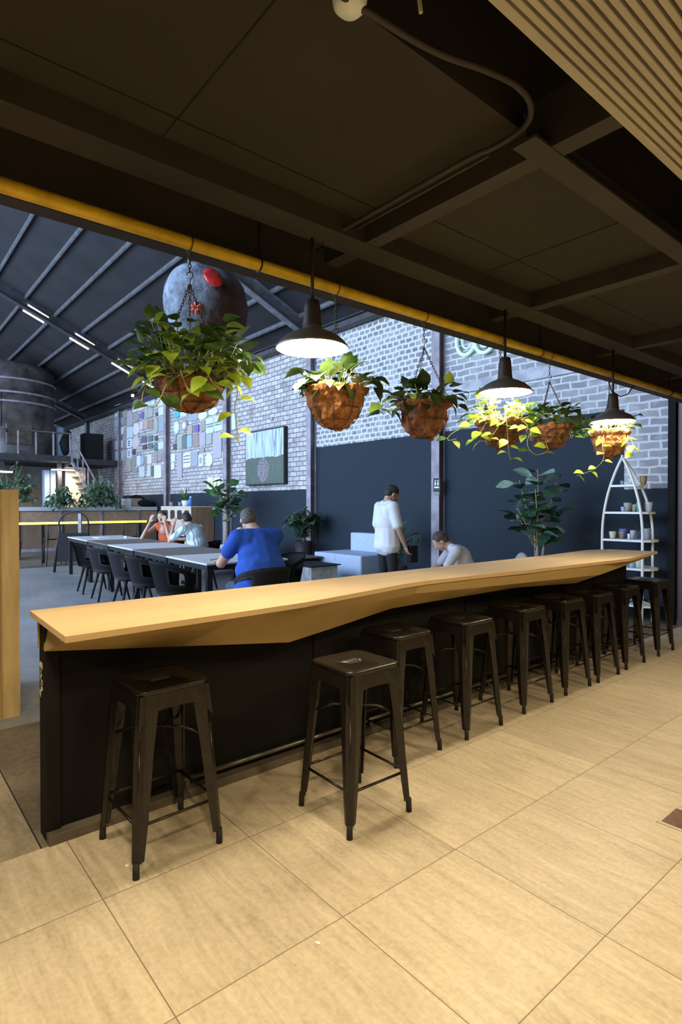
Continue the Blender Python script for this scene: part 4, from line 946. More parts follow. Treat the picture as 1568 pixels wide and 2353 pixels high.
# ================================================================== ARCHED SHELF
AS = thing('arched_shelf', 'white boat shaped shelf with pointed arches holding small cups', 'shelf unit', (-3.1, 6.93, 0))
def archx(z):   # half width of the frame at height z
    if z < 1.0: return .235
    t = (z-1.0)/(1.965-1.0); return .235*(1-t**2.1)
zs = [0, .5, 1.0]+[1.0+.965*(k/14) for k in range(1, 15)]
def post(pts, name='post'):
    bm = newbm(); tube(bm, pts, .0155, 10); finish(name, bm, 'white_metal', AS)
for s_ in (-1, 1): post([(s_*archx(z), 0, z) for z in zs])
RP = Vector((.20, .37, 0)); post([(RP.x*archx(z)/.235, RP.y*archx(z)/.235, z) for z in zs])
def shelf(z, name='shelf'):
    w_ = archx(z)+.006; f = archx(z)/.235; bm = newbm(); o = [(-w_, -.012), (w_, -.012)]
    for k in range(15):
        a = radians(-25+190*k/14); o.append((.06*f+(.27*f)*cos(a), .16*f+.27*f*sin(a)))
    o.append((-w_, .1*f)); prism(bm, o, z-.012, z+.012); finish(name, bm, 'white_metal', AS)
SH = [.22, .647, .978, 1.305, 1.625]
for z in SH: shelf(z)
bm = newbm(); tube(bm, [(.0, 0, 1.95), (0, 0, 1.99)], [.02, .012], 10); finish('finial', bm, 'white_metal', AS)
CUPS = [(552, 638, 705, 610, 4, 'small slate blue cup at left on the top shelf', (.22, .32, .40)), (730, 835, 715, 570, 4, 'white cup in the middle of the top shelf', (.72, .76, .80)), (1000, 1150, 710, 510, 4, 'brown ribbed jar on the top shelf', (.30, .23, .10)),
 (570, 665, 1320, 1210, 3, 'small light blue cup at left on the second shelf', (.34, .50, .66)), (635, 795, 1310, 1110, 3, 'wide beige jar on the second shelf', (.45, .43, .38)), (800, 905, 1330, 1170, 3, 'pale yellow cup on the second shelf', (.72, .74, .46)), (915, 1010, 1320, 1110, 3, 'tall teal cup on the second shelf', (.12, .33, .32)), (1110, 1205, 1335, 1180, 3, 'orange brown cup on the second shelf', (.46, .27, .14)), (1120, 1275, 1330, 1112, 3, 'pale lilac jar at right on the second shelf', (.55, .55, .62)),
 (310, 455, 1905, 1745, 2, 'pale green cup at left on the third shelf', (.62, .66, .45)), (515, 645, 1915, 1765, 2, 'tan ribbed cup on the third shelf', (.45, .37, .25)), (530, 705, 1905, 1690, 2, 'large blue jar behind the tan cup on the third shelf', (.13, .19, .48)), (720, 795, 1945, 1820, 2, 'small white cup on the third shelf', (.72, .78, .82)), (785, 905, 1945, 1750, 2, 'greyish lilac cup on the third shelf', (.48, .44, .50)), (885, 1010, 1950, 1785, 2, 'steel blue cup on the third shelf', (.16, .26, .38)), (1080, 1195, 1960, 1780, 2, 'bright blue cup behind the right post', (.11, .17, .55)), (1090, 1250, 1955, 1700, 2, 'wide grey jar behind the bright blue cup', (.28, .30, .36))]
def cup(x, y, z, r, h, col, lab, ribbed):
    m = mat('glaze_%d' % (abs(hash(lab)) % 99999) if False else 'glaze_'+lab.replace(' ', '_')[:40], col, .35)
    bm = newbm(); lathe(bm, [(r*.62, 0), (r*.82, h*.3), (r, h*.8), (r, h), (r*.9, h), (r*.8, h*.4), (0, h*.1)], 20, capb=True, wob=(lambda a, z_: .03*cos(10*a)) if ribbed else None)
    o = finish('cup', bm, m, loc=(x, y, z), smooth=.9); tag(o, lab, 'cup', 'cups on the arched shelf')
for i, (x0, x1, yb, yt, si, lab, col) in enumerate(CUPS):
    u0, u1 = 1370+x0/9.8, 1370+x1/9.8; um = (u0+u1)/2; yy = 7.02+.10*(i % 3)
    if 'behind' in lab or 'jar' in lab: yy = 7.16
    if 'right' in lab: yy = 7.12
    p = ony(um, 1100, yy); z = SH[si]+.013; d = (p-EYE).dot(FW); r = (u1-u0)/2*d/FPX; h = (yb-yt)/9.8*d/FPX
    cup(p.x, yy, z, min(r, .045), min(h, .13), col, lab, 'ribbed' in lab or 'pale green' in lab)
cup(-2.95, 7.05, SH[1]+.013, .05, .16, (.55, .62, .50), 'tall pale green vase on the shelf below the counter edge', True)
cup(-3.02, 7.02, SH[1]+.013, .035, .09, (.35, .5, .62), 'small blue cup on the shelf below the counter edge', False)

# ================================================================== LEFT: PLANTER PILLAR
PB = thing('planter_box', 'tall rough wooden planter box at the left edge', 'planter', (-4.28, .81, 0))
bm = newbm(); box(bm, -.9, 0, -.95, 0, 0, 1.50, .004); finish('body', bm, 'planter_wood', PB)
bm = newbm(); box(bm, -.004, .012, -.11, -.102, .02, 1.49); finish('corner_strip', bm, 'fascia_ply', PB)
bm = newbm(); box(bm, -.85, -.05, -.9, -.05, 1.495, 1.503); finish('soil', bm, 'soil', PB)
def bush(name, label, loc, seed, w_, h, n, L0, cat='potted plant', p=None, z0=0, trail=0):
    random.seed(seed); root = thing(name, label, cat, loc)
    if p: pot(root, p[0]*.8, p[0], p[1], p[2])
    bm = newbm()
    for i in range(n):
        th = random.uniform(0, 2*PI); r = w_*math.sqrt(random.random()); top = Vector((r*cos(th), r*sin(th), z0+h*(random.uniform(.25, 1))*(1-.45*(r/w_)**2)-trail*(r/w_)))
        b0 = Vector((r*.25*cos(th), r*.25*sin(th), z0)); tube(bm, [b0, b0.lerp(top, .55)+Vector((0, 0, .04)), top], [.006, .005, .003], 4, mi=2)
        for k in range(6):
            a = th+k*1.05+random.uniform(-.3, .3); d = Vector((cos(a), sin(a), random.uniform(-.5, .45))).normalized()
            leaf(bm, b0.lerp(top, .6+.4*k/5), d, (0, 0, 1), L0*random.uniform(.7, 1.2), L0*.30, 'lance', .15, random.uniform(.4, 1.1), 1 if random.random() < .35 else 0)
    finish('foliage', bm, ['bush_leaf', 'rubber_leaf_light', 'stem_green'], root); return root
q_ = ray(22, 1125)*14.2+EYE
bush('leafy_plant', 'tall leafy green plant rising behind the wooden planter box', (q_.x, q_.y, 0), 21, .62, 1.15, 80, .24, p=(.26, .5, 'pot_black'), z0=1.45, trail=.15)
bm = newbm(); tube(bm, [(0, 0, .45), (.03, 0, .9), (0, 0, 1.5)], [.035, .03, .02], 8); finish('trunk', bm, 'trunk', bpy.data.objects['leafy_plant'])

# ================================================================== BAR AT THE FAR LEFT
BR = thing('service_bar', 'long service bar with wood panels and a white top at the far left', 'bar', (-18.3, 5.4, 0))
bm = newbm(); box(bm, -.75, 0, -2.2, 2.05, .12, 1.22); finish('body', bm, 'bar_panel', BR)
mat('bar_panel_light', (.42, .27, .17), .5, noise_amt=.1)
bm = newbm(); box(bm, .0, .03, -2.2, 2.05, .86, 1.20); finish('upper_panel', bm, 'bar_panel_light', BR)
bm = newbm(); box(bm, -.85, .08, -2.25, 2.05, 1.22, 1.335, .01); finish('countertop', bm, 'table_white', BR)
for y in (-1.98, -.86, .3, 1.45):
    bm = newbm(); box(bm, .0, .06, y-.03, y+.03, .0, 1.22); finish('post', bm, 'column_steel', BR)
bm = newbm(); box(bm, .0, .05, -2.2, 2.05, .0, .14); finish('kickboard', bm, 'column_steel', BR)
bm = newbm(); box(bm, -.9, .08, -2.30, -2.18, 0, 1.62); finish('end_panel', bm, 'table_white', BR)
sbox('floor', 'rough_threshold', -18.3, -14.2, 2.2, 7.5, 0, .05)
HT = thing('high_table', 'high standing table with a glowing yellow edge in front of the bar', 'high table', (-14.6, 4.3, .05))
bm = newbm(); box(bm, -.35, .05, -1.6, 1.35, .91, .945); finish('tabletop', bm, 'bar_panel', HT)
bm = newbm(); tube(bm, [(.07, -1.6, .925), (.07, 1.35, .925)], .026, 10); finish('light_strip', bm, 'yellow_glow', HT)
for y in (-1.05, 1.2):
    bm = newbm(); box(bm, -.03, .03, y-.03, y+.03, 0, .91); finish('leg', bm, 'black_metal', HT)
for i, (y, z) in enumerate(((3.35, .0), (4.2, 0), (5.0, 0))):
    t = thing('counter_chair', ['left', 'middle', 'right'][i]+' one of the dark high chairs in front of the glowing high table', 'high chair', (-14.05, y, .0), 0, 'dark high chairs at the glowing table')
    bm = newbm(); box(bm, -.18, .18, -.18, .18, .62, .65, .01); finish('seat', bm, 'black_metal', t)
    bm = newbm(); tube(bm, [(.18, -.16, .64), (.2, -.16, .95), (.2, .16, .95), (.18, .16, .64)], .012, 8); finish('backrest', bm, 'black_metal', t)
    for sx in (-1, 1):
        for sy in (-1, 1):
            bm = newbm(); tube(bm, [(sx*.16, sy*.16, .63), (sx*.2, sy*.2, .052 if sx < 0 else .052)], .011, 8); finish('leg', bm, 'black_metal', t)
# easel stand with hoop
ES = thing('hoop_stand', 'dark metal stand with a hooped handle beside the table end', 'stand', (-12.75, 3.42, 0), -.64)
bm = newbm(); prism(bm, [(-.03, -.30), (.03, -.30), (.03, .30), (-.03, .30)], .22, .82)
for v in bm.verts:
    if v.co.z < .5: v.co.y *= 1.12
finish('panel', bm, 'black_plastic', ES)
for s_ in (-1, 1):
    bm = newbm(); tube(bm, [(0, s_*.40, 0), (0, s_*.35, .5), (0, s_*.28, .86), (0, s_*.30, 1.0)], .028, 8); finish('leg', bm, 'wire_dark', ES)
bm = newbm(); tube(bm, [(0, .30*cos(a), 1.0+.25*sin(a)) for a in [PI*k/16 for k in range(17)]], .018, 8); finish('hoop', bm, 'wire_dark', ES)
bm = newbm(); box(bm, -.03, .03, .10, .16, .82, 1.22); finish('upright', bm, 'column_steel', ES)

# pale shelf cabinet at the end of the bar
SC = thing('shelf_cabinet', 'pale plywood cabinet with a row of square openings and a brown side', 'cabinet', (-15.4, 7.12, 0))
mat('niche_shade', (.05, .03, .02), .8)  # dark colour painted for the shade inside the cabinet openings
bm = newbm(); box(bm, -.98, 1.0, -.32, .36, 0, 1.36, .01); finish('body', bm, 'pale_ply', SC)
bm = newbm(); box(bm, 1.0, 1.012, -.30, .36, 0, 1.34); finish('side_panel', bm, 'brown_wood', SC)
for k in range(4):
    for z, ok in ((1.12, True), (.62, k == 3)):
        if not ok: continue
        bm = newbm(); o_ = rrect(.30, .26, .06, 5); cx = -.62+.46*k
        a = [bm.verts.new((cx+x, -.323, z+y)) for x, y in o_]; b_ = [bm.verts.new((cx+x, -.318, z+y)) for x, y in o_]; bm.faces.new(a); bm.faces.new(b_[::-1])
        for q in range(len(o_)): bm.faces.new((a[q], b_[q], b_[(q+1) % len(o_)], a[(q+1) % len(o_)]))
        finish('opening_plate', bm, 'niche_shade', SC)  # flat dark plate on the solid front, in place of a shaded recess
sn = thing('snake_plant', 'spiky snake plant in a white pot on the pale cabinet', 'potted plant', (-15.1, 6.98, 1.36)); pot(sn, .08, .11, .16, 'board_white')
random.seed(2); bm = newbm()
for i in range(11):
    a = random.uniform(0, 6.3); leaf(bm, (.04*cos(a), .04*sin(a), .13), (.35*cos(a), .35*sin(a), 1), (cos(a), sin(a), .1), random.uniform(.2, .46), .055, 'lance', .3, .1, 0)
finish('foliage', bm, ['fig_leaf'], sn)
mat('bottle_blue', (.03, .22, .62), .35)
bo = thing('spray_bottle', 'bright blue bottle on the pale cabinet', 'bottle', (-14.72, 6.95, 1.36)); bm = newbm(); lathe(bm, [(.05, 0), (.052, .17), (.03, .22), (.02, .23)], 16, capb=True, capt=True); finish('body', bm, 'bottle_blue', bo)
bm = newbm(); lathe(bm, [(.024, .23), (.024, .27), (0, .272)], 12); finish('cap', bm, 'board_white', bo)
mat('glassy', (.55, .6, .65), .1, trans=.6)
for i, u in enumerate((394, 414)):
    p = ony(u, 1158, 7.0); bm = newbm(); lathe(bm, [(.05, 0), (.055, .12), (.05, .12), (.045, .01)], 16, capb=True); o = finish('drinking_glass', bm, 'glassy', loc=(p.x, 7.0, 1.361)); tag(o, ['left', 'right'][i]+' of the two clear glasses on the pale cabinet', 'glass', 'glasses on the pale cabinet')
mat('cardboard', (.40, .29, .19), .8)
def onbar(u, x=-18.5): return onx(u, 1160, x)
for u0, u1, h, mm, lb in ((285, 300, .26, 'board_white', 'white box beside the cardboard box on the service bar'), (300, 325, .27, 'cardboard', 'cardboard box on the service bar top')):
    a, b_ = onbar(u0), onbar(u1); bm = newbm(); box(bm, -.2, .1, a.y, b_.y, 1.336, 1.336+h); o = finish('box', bm, mm, loc=(-18.55, 0, 0)); tag(o, lb, 'box')
for u, w_, h, lb in ((314, .30, .42, 'dark covered bundle behind the cardboard box'), (345, .26, .26, 'black rounded bundle at the right end of the service bar')):
    p = onbar(u, -18.85 if u == 314 else -18.5); o = blob('bundle', [('e', (0, 0, h*.45), (w_*.6, w_, h*.5), None), ('e', (0, .1, h*.35), (w_*.6, w_, h*.4), None)], .03, 'black_plastic'); o.location = (p.x, min(p.y, 7.12), 1.336); tag(o, lb, 'bundle')
pb_ = onbar(222); bush('leafy_plant', 'large leafy plant spilling over the service bar, right of the smaller one', (-18.25, pb_.y, 1.40), 31, .72, 1.05, 80, .27, trail=.40, p=(.13, .15, 'pot_black'), z0=.12)
pb_ = onbar(140); bush('leafy_plant', 'smaller leafy plant spilling over the left part of the service bar', (-18.25, pb_.y, 1.40), 32, .50, .70, 50, .25, trail=.45, p=(.12, .14, 'pot_black'), z0=.12)
pb_ = onx(175, 1110, -19.2)

# ================================================================== MEZZANINE, STAIR, TANK
MZ = thing('mezzanine', 'steel mezzanine platform with a grey railing at the far left', 'mezzanine', (-20.8, 4.0, 3.0))
bm = newbm(); box(bm, -3.5, 0, -7, 1.50, -.16, .04); box(bm, -3.5, -.9, 1.50, 3.48, -.16, .04); finish('deck', bm, 'roof_steel', MZ)
bm = newbm(); tube(bm, [(0, -7, .80), (0, 1.5, .80)], .025, 8); finish('top_rail', bm, 'column_steel', MZ)
for k in range(15):
    y = 1.48-.52*k; bm = newbm(); box(bm, -.02, .02, y-.022, y+.022, .04, .8); finish('baluster', bm, 'column_steel', MZ)
for y in (1.2, -.5, -2.4):
    bm = newbm(); box(bm, -.3, -.18, y-.06, y+.06, -3.0, -.16); finish('support_post', bm, 'roof_steel', MZ)
SR = thing('staircase', 'grey steel staircase running down from the mezzanine to the right', 'staircase', (-20.8, 5.5, 0))
bm = newbm()
for s_ in (0, -.8): 
    a = [(0+s_, 0, 3.02), (0+s_, 0, 2.84), (0+s_, 1.45, .0), (0+s_, 1.6, 0)]
    v = [bm.verts.new(p) for p in a]; v2 = [bm.verts.new((p[0]-.03, p[1], p[2])) for p in a]; bm.faces.new(v); bm.faces.new(v2[::-1])
    for q in range(4): bm.faces.new((v[q], v2[q], v2[(q+1) % 4], v[(q+1) % 4]))
finish('stringer', bm, 'column_steel', SR)
for k in range(13):
    z = 2.8-.215*k; y = .1+.107*k; bm = newbm(); box(bm, -.8, -.03, y-.1, y+.1, z-.015, z+.015); finish('tread', bm, 'roof_steel', SR)
bm = newbm(); tube(bm, [(-.01, -.02, 3.82), (-.01, 1.5, .9)], .028, 8); finish('handrail', bm, 'column_steel', SR)
for k in range(9):
    y = .05+.17*k; z = 2.95-y*1.92; bm = newbm(); box(bm, -.03, .01, y-.02, y+.02, z, z+.8); finish('baluster', bm, 'column_steel', SR)
m = mat('tank_steel', (.17, .16, .155), .42, metal=.3, col2=(.055, .045, .04), noise_scale=2.2)
TK = thing('storage_tank', 'tall old steel tank standing on the mezzanine under the roof', 'tank', (-22.75, 4.0, 3.04))
bm = newbm(); lathe(bm, [(1.42, 0), (1.42, 2.9), (1.2, 3.1), (0, 3.3)], 48); finish('shell', bm, 'tank_steel', TK, smooth=.6)
for z in (1.75, 2.05, 2.5):
    bm = newbm(); tube(bm, [(1.45*cos(2*PI*k/48), 1.45*sin(2*PI*k/48), z) for k in range(48)], .04, 6, closed=True); finish('band', bm, 'column_steel', TK)
bm = newbm(); tube(bm, [(1.46*cos(-.35), 1.46*sin(-.35), .9), (1.46*cos(-.35), 1.46*sin(-.35), 2.0)], .045, 8); finish('pipe', bm, 'column_steel', TK)
bm = newbm(); box(bm, 1.36, 1.50, -.55, .2, .35, 1.0); bmesh.ops.rotate(bm, cent=(0, 0, 0), matrix=Matrix.Rotation(.15, 3, 'Z'), verts=bm.verts); finish('hatch', bm, 'ledge_brown', TK)
p = onx(137, 970, -22.4); bm = newbm(); tube(bm, [(0, 0, -.5), (0, .0, .55)], .16, 12); mat('pale_blue_metal', (.42, .55, .68), .5)
o = finish('gas_cylinder', bm, 'pale_blue_metal', loc=(p.x, p.y, 3.62)); tag(o, 'pale blue upright cylinder on the mezzanine right of the tank', 'cylinder')
p = onx(150, 1010, -21.6); o = blob('roasting_machine', [('e', (0, 0, .45), (.16, .17, .40), None), ('e', (0, .1, .85), (.10, .12, .12), None), ('c', (0, -.12, .5), .09, (0, .16, .7), .07)], .04, 'black_plastic'); o.location = (p.x, p.y, 3.04); tag(o, 'black rounded machine on the mezzanine at the head of the stairs', 'machine')
p = onx(176, 1000, -22.2); bm = newbm(); box(bm, -.3, .3, -.32, .32, 0, .95); o = finish('cabinet', bm, 'black_plastic', loc=(p.x, 6.6, 3.04)); tag(o, 'black cabinet on the mezzanine against the column', 'cabinet')
# kitchen zone below the mezzanine
mat('warm_tile', (.72, .60, .46), .5)
KB = thing('kitchen_partition', 'pale partition wall lit by a warm lamp under the mezzanine', 'partition', (-21.5, 5.62, 0))
bm = newbm(); box(bm, -.1, 0, -.10, .55, 0, 2.72); finish('lit_wall', bm, 'warm_tile', KB)
for u, lb in ((108, 'left pale blue locker below the mezzanine'), (122, 'right pale blue locker below the mezzanine')):
    p = onx(u, 1100, -21.8); bm = newbm(); box(bm, -.3, 0, -.085, .085, 0, 2.6); box(bm, 0, .012, -.08, .08, .1, 2.5); o = finish('locker', bm, 'pale_blue_metal', loc=(-21.8, p.y, 0)); tag(o, lb, 'locker', 'pale lockers below the mezzanine')
p = onx(148, 1081, -21.0); HL = thing('flat_lamp', 'bright flat lamp hanging under the mezzanine by the stairs', 'lamp', (-21.0, p.y, p.z)); bm = newbm(); box(bm, -.12, .12, -.38, .38, 0, .03); finish('diffuser', bm, 'white_glow', HL)
bm = newbm(); tube(bm, [(0, 0, .03), (0, 0, 2.84-p.z)], .012, 6); finish('rod', bm, 'black_metal', HL)
p = onx(12, 1086, -21.0); HL = thing('flat_lamp', 'bright narrow lamp behind the leaves of the planter box', 'lamp', (-21.0, p.y, p.z)); bm = newbm(); box(bm, -.05, .05, -.2, .2, 0, .05); finish('diffuser', bm, 'white_glow', HL); bm = newbm(); tube(bm, [(0, 0, .05), (0, 0, 2.84-p.z)], .012, 6); finish('rod', bm, 'black_metal', HL)
sbox('wall_back', 'end_wall', -24.6, -24.4, -7, 7.5, 0, 2.84)
bm = newbm(); box(bm, -.3, 0, -1.7, 1.0, 0, 2.1); o = finish('back_counter', bm, 'bar_panel', loc=(-22.6, 4.0, 0)); tag(o, 'dark wooden cupboard run below the mezzanine behind the bar', 'cupboard')
o = bm = newbm(); tube(bm, [onx(0, 986, -19.6), onx(17, 985, -19.6), onx(60, 990, -19.6), onx(130, 997, -19.6), onx(160, 1000, -19.6)], .008, 5); tube(bm, [onx(15, 986, -19.6), onx(15, 993, -19.6)], .03, 6)
tag(finish('string_light', bm, 'black_metal'), 'thin black cable with a hanging bulb holder across the mezzanine', 'cable')
lt_ = bpy.data.lights.new('kitchen_lamp', 'AREA'); lt_.energy = 60; lt_.color = (1, .8, .55); lt_.size = .6; o = bpy.data.objects.new('kitchen_lamp', lt_); COL.objects.link(o); o.location = (-20.9, onx(148, 1081, -21.0).y, onx(148, 1081, -21.0).z-.03)

# ================================================================== SMALL FLOOR THINGS
mat('grate_brown', (.13, .055, .03), .45, noise_amt=.3, noise_scale=30)
def onz0(u, v): r = ray(u, v); return EYE+r*(-EYE.z/r.z)
p = onz0(1568, 1893); G = thing('floor_drain', 'reddish brown square floor drain at the right edge', 'floor drain', (p.x+.02, p.y+.03, 0))
bm = newbm()
for a in ((-.10, .10, -.10, -.085), (-.10, .10, .085, .10), (-.10, -.085, -.085, .085), (.085, .10, -.085, .085)): box(bm, *a, .0, .004)
finish('frame', bm, 'slat_wood', G); bm = newbm(); box(bm, -.085, .085, -.085, .085, .0005, .0025); finish('grate', bm, 'grate_brown', G)
for (u, v), lb in (((290, 1990), 'tiny white scrap on the floor beside the nearest stool'), ((729, 2168), 'tiny white crumb on the tiles in the foreground')):
    p = onz0(u, v); bm = newbm(); box(bm, -.008, .008, -.003, .003, 0, .002); box(bm, -.002, .009, -.004, .007, .001, .004); o = finish('paper_scrap', bm, 'board_white', loc=p); tag(o, lb, 'scrap')

# ================================================================== PEOPLE
mat('skin', (.50, .31, .22), .55, noise_amt=.06, noise_scale=12); mat('skin_tan', (.42, .25, .17), .55, noise_amt=.06, noise_scale=12)
mat('hair_dark', (.022, .018, .016), .6, noise_amt=.4, noise_scale=60, bump=.5, bump_scale=90); mat('hair_grey', (.10, .09, .085), .65, noise_amt=.4, noise_scale=60, bump=.5, bump_scale=90)
mat('hair_brown', (.07, .045, .032), .6, noise_amt=.4, noise_scale=60, bump=.5, bump_scale=90); mat('eye_white', (.7, .7, .7), .3)
mat('shirt_blue', (.012, .075, .42), .85, noise_amt=.06, noise_scale=6); mat('shirt_white', (.66, .68, .70), .85, noise_amt=.03, noise_scale=6); mat('shirt_grey', (.50, .51, .54), .85, noise_amt=.05, noise_scale=6)
mat('top_orange', (.62, .10, .03), .85, noise_amt=.1, noise_scale=6); mat('trousers_black', (.012, .012, .014), .85); mat('trousers_denim', (.05, .07, .12), .85)
m, b, oc, L = base('shirt_striped', .85); sp = N(m, 'ShaderNodeSeparateXYZ'); L.new(oc, sp.inputs[0])
st = mathn(m, 'SINE', mathn(m, 'MULTIPLY', mathn(m, 'ADD', sp.outputs[1], mathn(m, 'MULTIPLY', sp.outputs[2], .15)), 150)); L.new(mixc(m, mathn(m, 'GREATER_THAN', st, .25), (.66, .70, .71), (.22, .38, .44)), b.inputs['Base Color'])
V = Vector
def hand(parts, wr, dirv, palmn, curl=.5, s=1., thumb=1):
    wr = V(wr); d = V(dirv).normalized(); n = V(palmn).normalized(); sd = d.cross(n).normalized()*thumb
    parts.append(('c', wr, .024*s, wr+d*.05*s, .026*s))
    for k in (-1, 0, 1): parts.append(('c', wr+d*.03*s+sd*.018*k*s, .015*s, wr+d*.085*s+sd*.024*k*s, .014*s))
    for k, ln in zip((-1.5, -.5, .5, 1.5), (.060, .072, .078, .070)):
        b0 = wr+d*.088*s+sd*.0195*k*s; m1 = b0+(d*(1-curl*.3)+n*curl*.5).normalized()*ln*.55*s+sd*.004*k*s; t1 = m1+(d*(1-curl)+n*curl*1.2).normalized()*ln*.5*s
        parts.append(('c', b0, .0098*s, m1, .0088*s)); parts.append(('c', m1, .0088*s, t1, .0075*s))
    b0 = wr+d*.03*s+sd*.026*s; m1 = b0+(d*.6+sd*.8).normalized()*.04*s; t1 = m1+(d*.9+sd*.25+n*.3).normalized()*.032*s
    parts.append(('c', b0, .0135*s, m1, .0105*s)); parts.append(('c', m1, .0105*s, t1, .009*s))
def person(lab, loc, rz, J, skin, shirt, pants, hair, bulk=1., shirtname='t_shirt', sleeve=.75, hairback=0, hem=0, belly=0, extra=None):
    root = thing('person', lab, 'person', loc, rz)
    H_ = V(J['head']); f = V(J['face']).normalized(); up = V(J.get('hup', (0, 0, 1))); lf = up.cross(f).normalized(); up = f.cross(lf)
    R3 = Matrix((f, lf, up)).transposed().to_4x4()
    def hp(x, y, z): return H_+f*x+lf*y+up*z
    P = [('e', hp(-.012, 0, .028), (.098, .076, .090), R3), ('e', hp(.022, 0, -.03), (.070, .060, .075), R3), ('c', hp(.040, 0, -.075), .036, hp(.058, 0, -.085), .026),
         ('c', hp(.086, 0, .012), .010, hp(.106, 0, -.022), .013), ('c', hp(.084, .028, .026), .012, hp(.084, -.028, .026), .012), ('c', hp(.082, .018, -.052), .008, hp(.082, -.018, -.052), .008),
         ('e', hp(-.004, .076, -.008), (.020, .009, .031), R3), ('e', hp(-.004, -.076, -.008), (.020, .009, .031), R3)]
    nk = V(J['neck']); P += [('c', nk, .062*bulk**.5, hp(-.025, 0, -.04), .054)]
    pe, be, ch = V(J['pelvis']), V(J['belly']), V(J['chest'])
    for s_ in ('L', 'R'):
        sh, el, wr, hd = V(J['sh'+s_]), V(J['el'+s_]), V(J['wr'+s_]), V(J['hd'+s_])
        P += [('c', ch+(sh-ch)*.3, .07, sh, .052*bulk), ('c', sh, .050*bulk, el, .038*bulk), ('c', el, .040*bulk, el.lerp(wr, .35), .037*bulk), ('c', el.lerp(wr, .35), .037*bulk, wr, .024)]
        hand(P, wr, hd, J.get('pn'+s_, (0, 0, -1)), J.get('curl', .4), 1., 1 if s_ == 'L' else -1)
        hi, kn, an, to = V(J['hi'+s_]), V(J['kn'+s_]), V(J['an'+s_]), V(J['to'+s_])
        P += [('c', hi, .075, kn, .052), ('c', kn, .052, kn.lerp(an, .3), .050), ('c', kn.lerp(an, .3), .050, an, .034), ('c', an, .034, to, .026)]
    P += [('c', pe, .105, be, .10), ('c', be, .10, ch, .115), ('c', ch, .10, nk, .055)]
    blob('body', P, .0085, skin, root, 3)
    bm = newbm()
    for y in (.03, -.03): bmesh.ops.create_icosphere(bm, subdivisions=2, radius=.0115, matrix=Matrix.Translation(hp(.080, y, .006)))
    finish('eyes', bm, 'eye_white', root, smooth=2)
    Hp = [('e', hp(-.022, 0, .042), (.096, .084, .088), R3), ('e', hp(-.055, 0, -.005), (.060, .078, .070), R3)]
    if hairback: Hp += [('e', hp(-.07, 0, -.05), (.05, .06, .07), R3)]
    if hairback > 1: Hp += [('c', hp(-.07, 0, -.02), .06, hp(-.09, 0, -.14), .045), ('e', hp(-.10, 0, .05), (.045, .045, .045), R3)]
    def cut(c0):
        q = c0-H_; a = q.dot(f); z = q.dot(up)
        lim = .052-.0*z
        if a > .045 and z < .075: c0 = c0-f*min(a-.045, .05)*.9
        return c0
    blob('hair', Hp, .009, hair, root, 3, cut)
    W = [('c', ch+(V(J['shL'])-ch)*.55, .095*bulk, ch+(V(J['shR'])-ch)*.55, .095*bulk), ('c', ch, .125*bulk, be, .128*bulk+belly), ('e', be+V((belly*.4, 0, 0)), (.13*bulk+belly, .165*bulk+belly, .17), None), ('c', be, .13*bulk+belly, pe+V((0, 0, .02-hem)), .125*bulk+belly*.8), ('c', V(J['shL'])*.5+nk*.5, .062, V(J['shR'])*.5+nk*.5, .062),
         ('e', pe+V((0, 0, .03-hem)), (.148*bulk+belly*.6, .205*bulk+belly*.6, .10), None), ('e', (ch+be)/2, (.135*bulk, .18*bulk, .20), None)]
    for y in (-1, 1): W += [('c', be+V((0, .055*y, 0)), .125*bulk+belly*.8, pe+V((0, .078*y, .03-hem)), .128*bulk+belly*.6)]
    for s_ in ('L', 'R'):
        sh, el = V(J['sh'+s_]), V(J['el'+s_]); W += [('c', sh, .068*bulk, sh.lerp(el, sleeve), .060*bulk), ('c', ch, .1*bulk, sh, .070*bulk)] if sleeve > 0 else [('c', ch, .1*bulk, sh-(sh-ch)*.12, .06*bulk)]
    blob(shirtname, W, .012, shirt, root, 5)
    T = [('c', V(J['hiL']), .086*bulk, V(J['hiR']), .086*bulk), ('c', pe, .095*bulk, pe+V((0, 0, .03)), .095*bulk)]
    for s_ in ('L', 'R'): T += [('c', V(J['hi'+s_]), .082*bulk, V(J['kn'+s_]), .068), ('c', V(J['kn'+s_]), .068, V(J['an'+s_])+(V(J['kn'+s_])-V(J['an'+s_]))*.08, .052)]
    blob('trousers', T, .013, pants, root, 3)
    for s_ in ('L', 'R'): blob('shoe', [('c', V(J['an'+s_])+V((-.02, 0, -.035)), .040, V(J['to'+s_])+V((0, 0, .008)), .036)], .011, 'black_plastic', root, 2)
    return root
def seated(**k):
    J = dict(pelvis=(0, 0, .54), belly=(.04, 0, .72), chest=(.14, 0, .95), neck=(.21, 0, 1.08), head=(.30, 0, 1.19), face=(1, 0, -.45), shL=(.17, .19, 1.02), shR=(.17, -.19, 1.02), elL=(.40, .27, .80), elR=(.40, -.27, .80), wrL=(.60, .12, .80), wrR=(.60, -.12, .80), hdL=(.8, -.5, 0), hdR=(.8, .5, 0),
             hiL=(.03, .10, .53), hiR=(.03, -.10, .53), knL=(.44, .13, .53), knR=(.44, -.13, .53), anL=(.42, .14, .09), anR=(.42, -.14, .09), toL=(.56, .15, .035), toR=(.56, -.15, .035)); J.update(k); return J
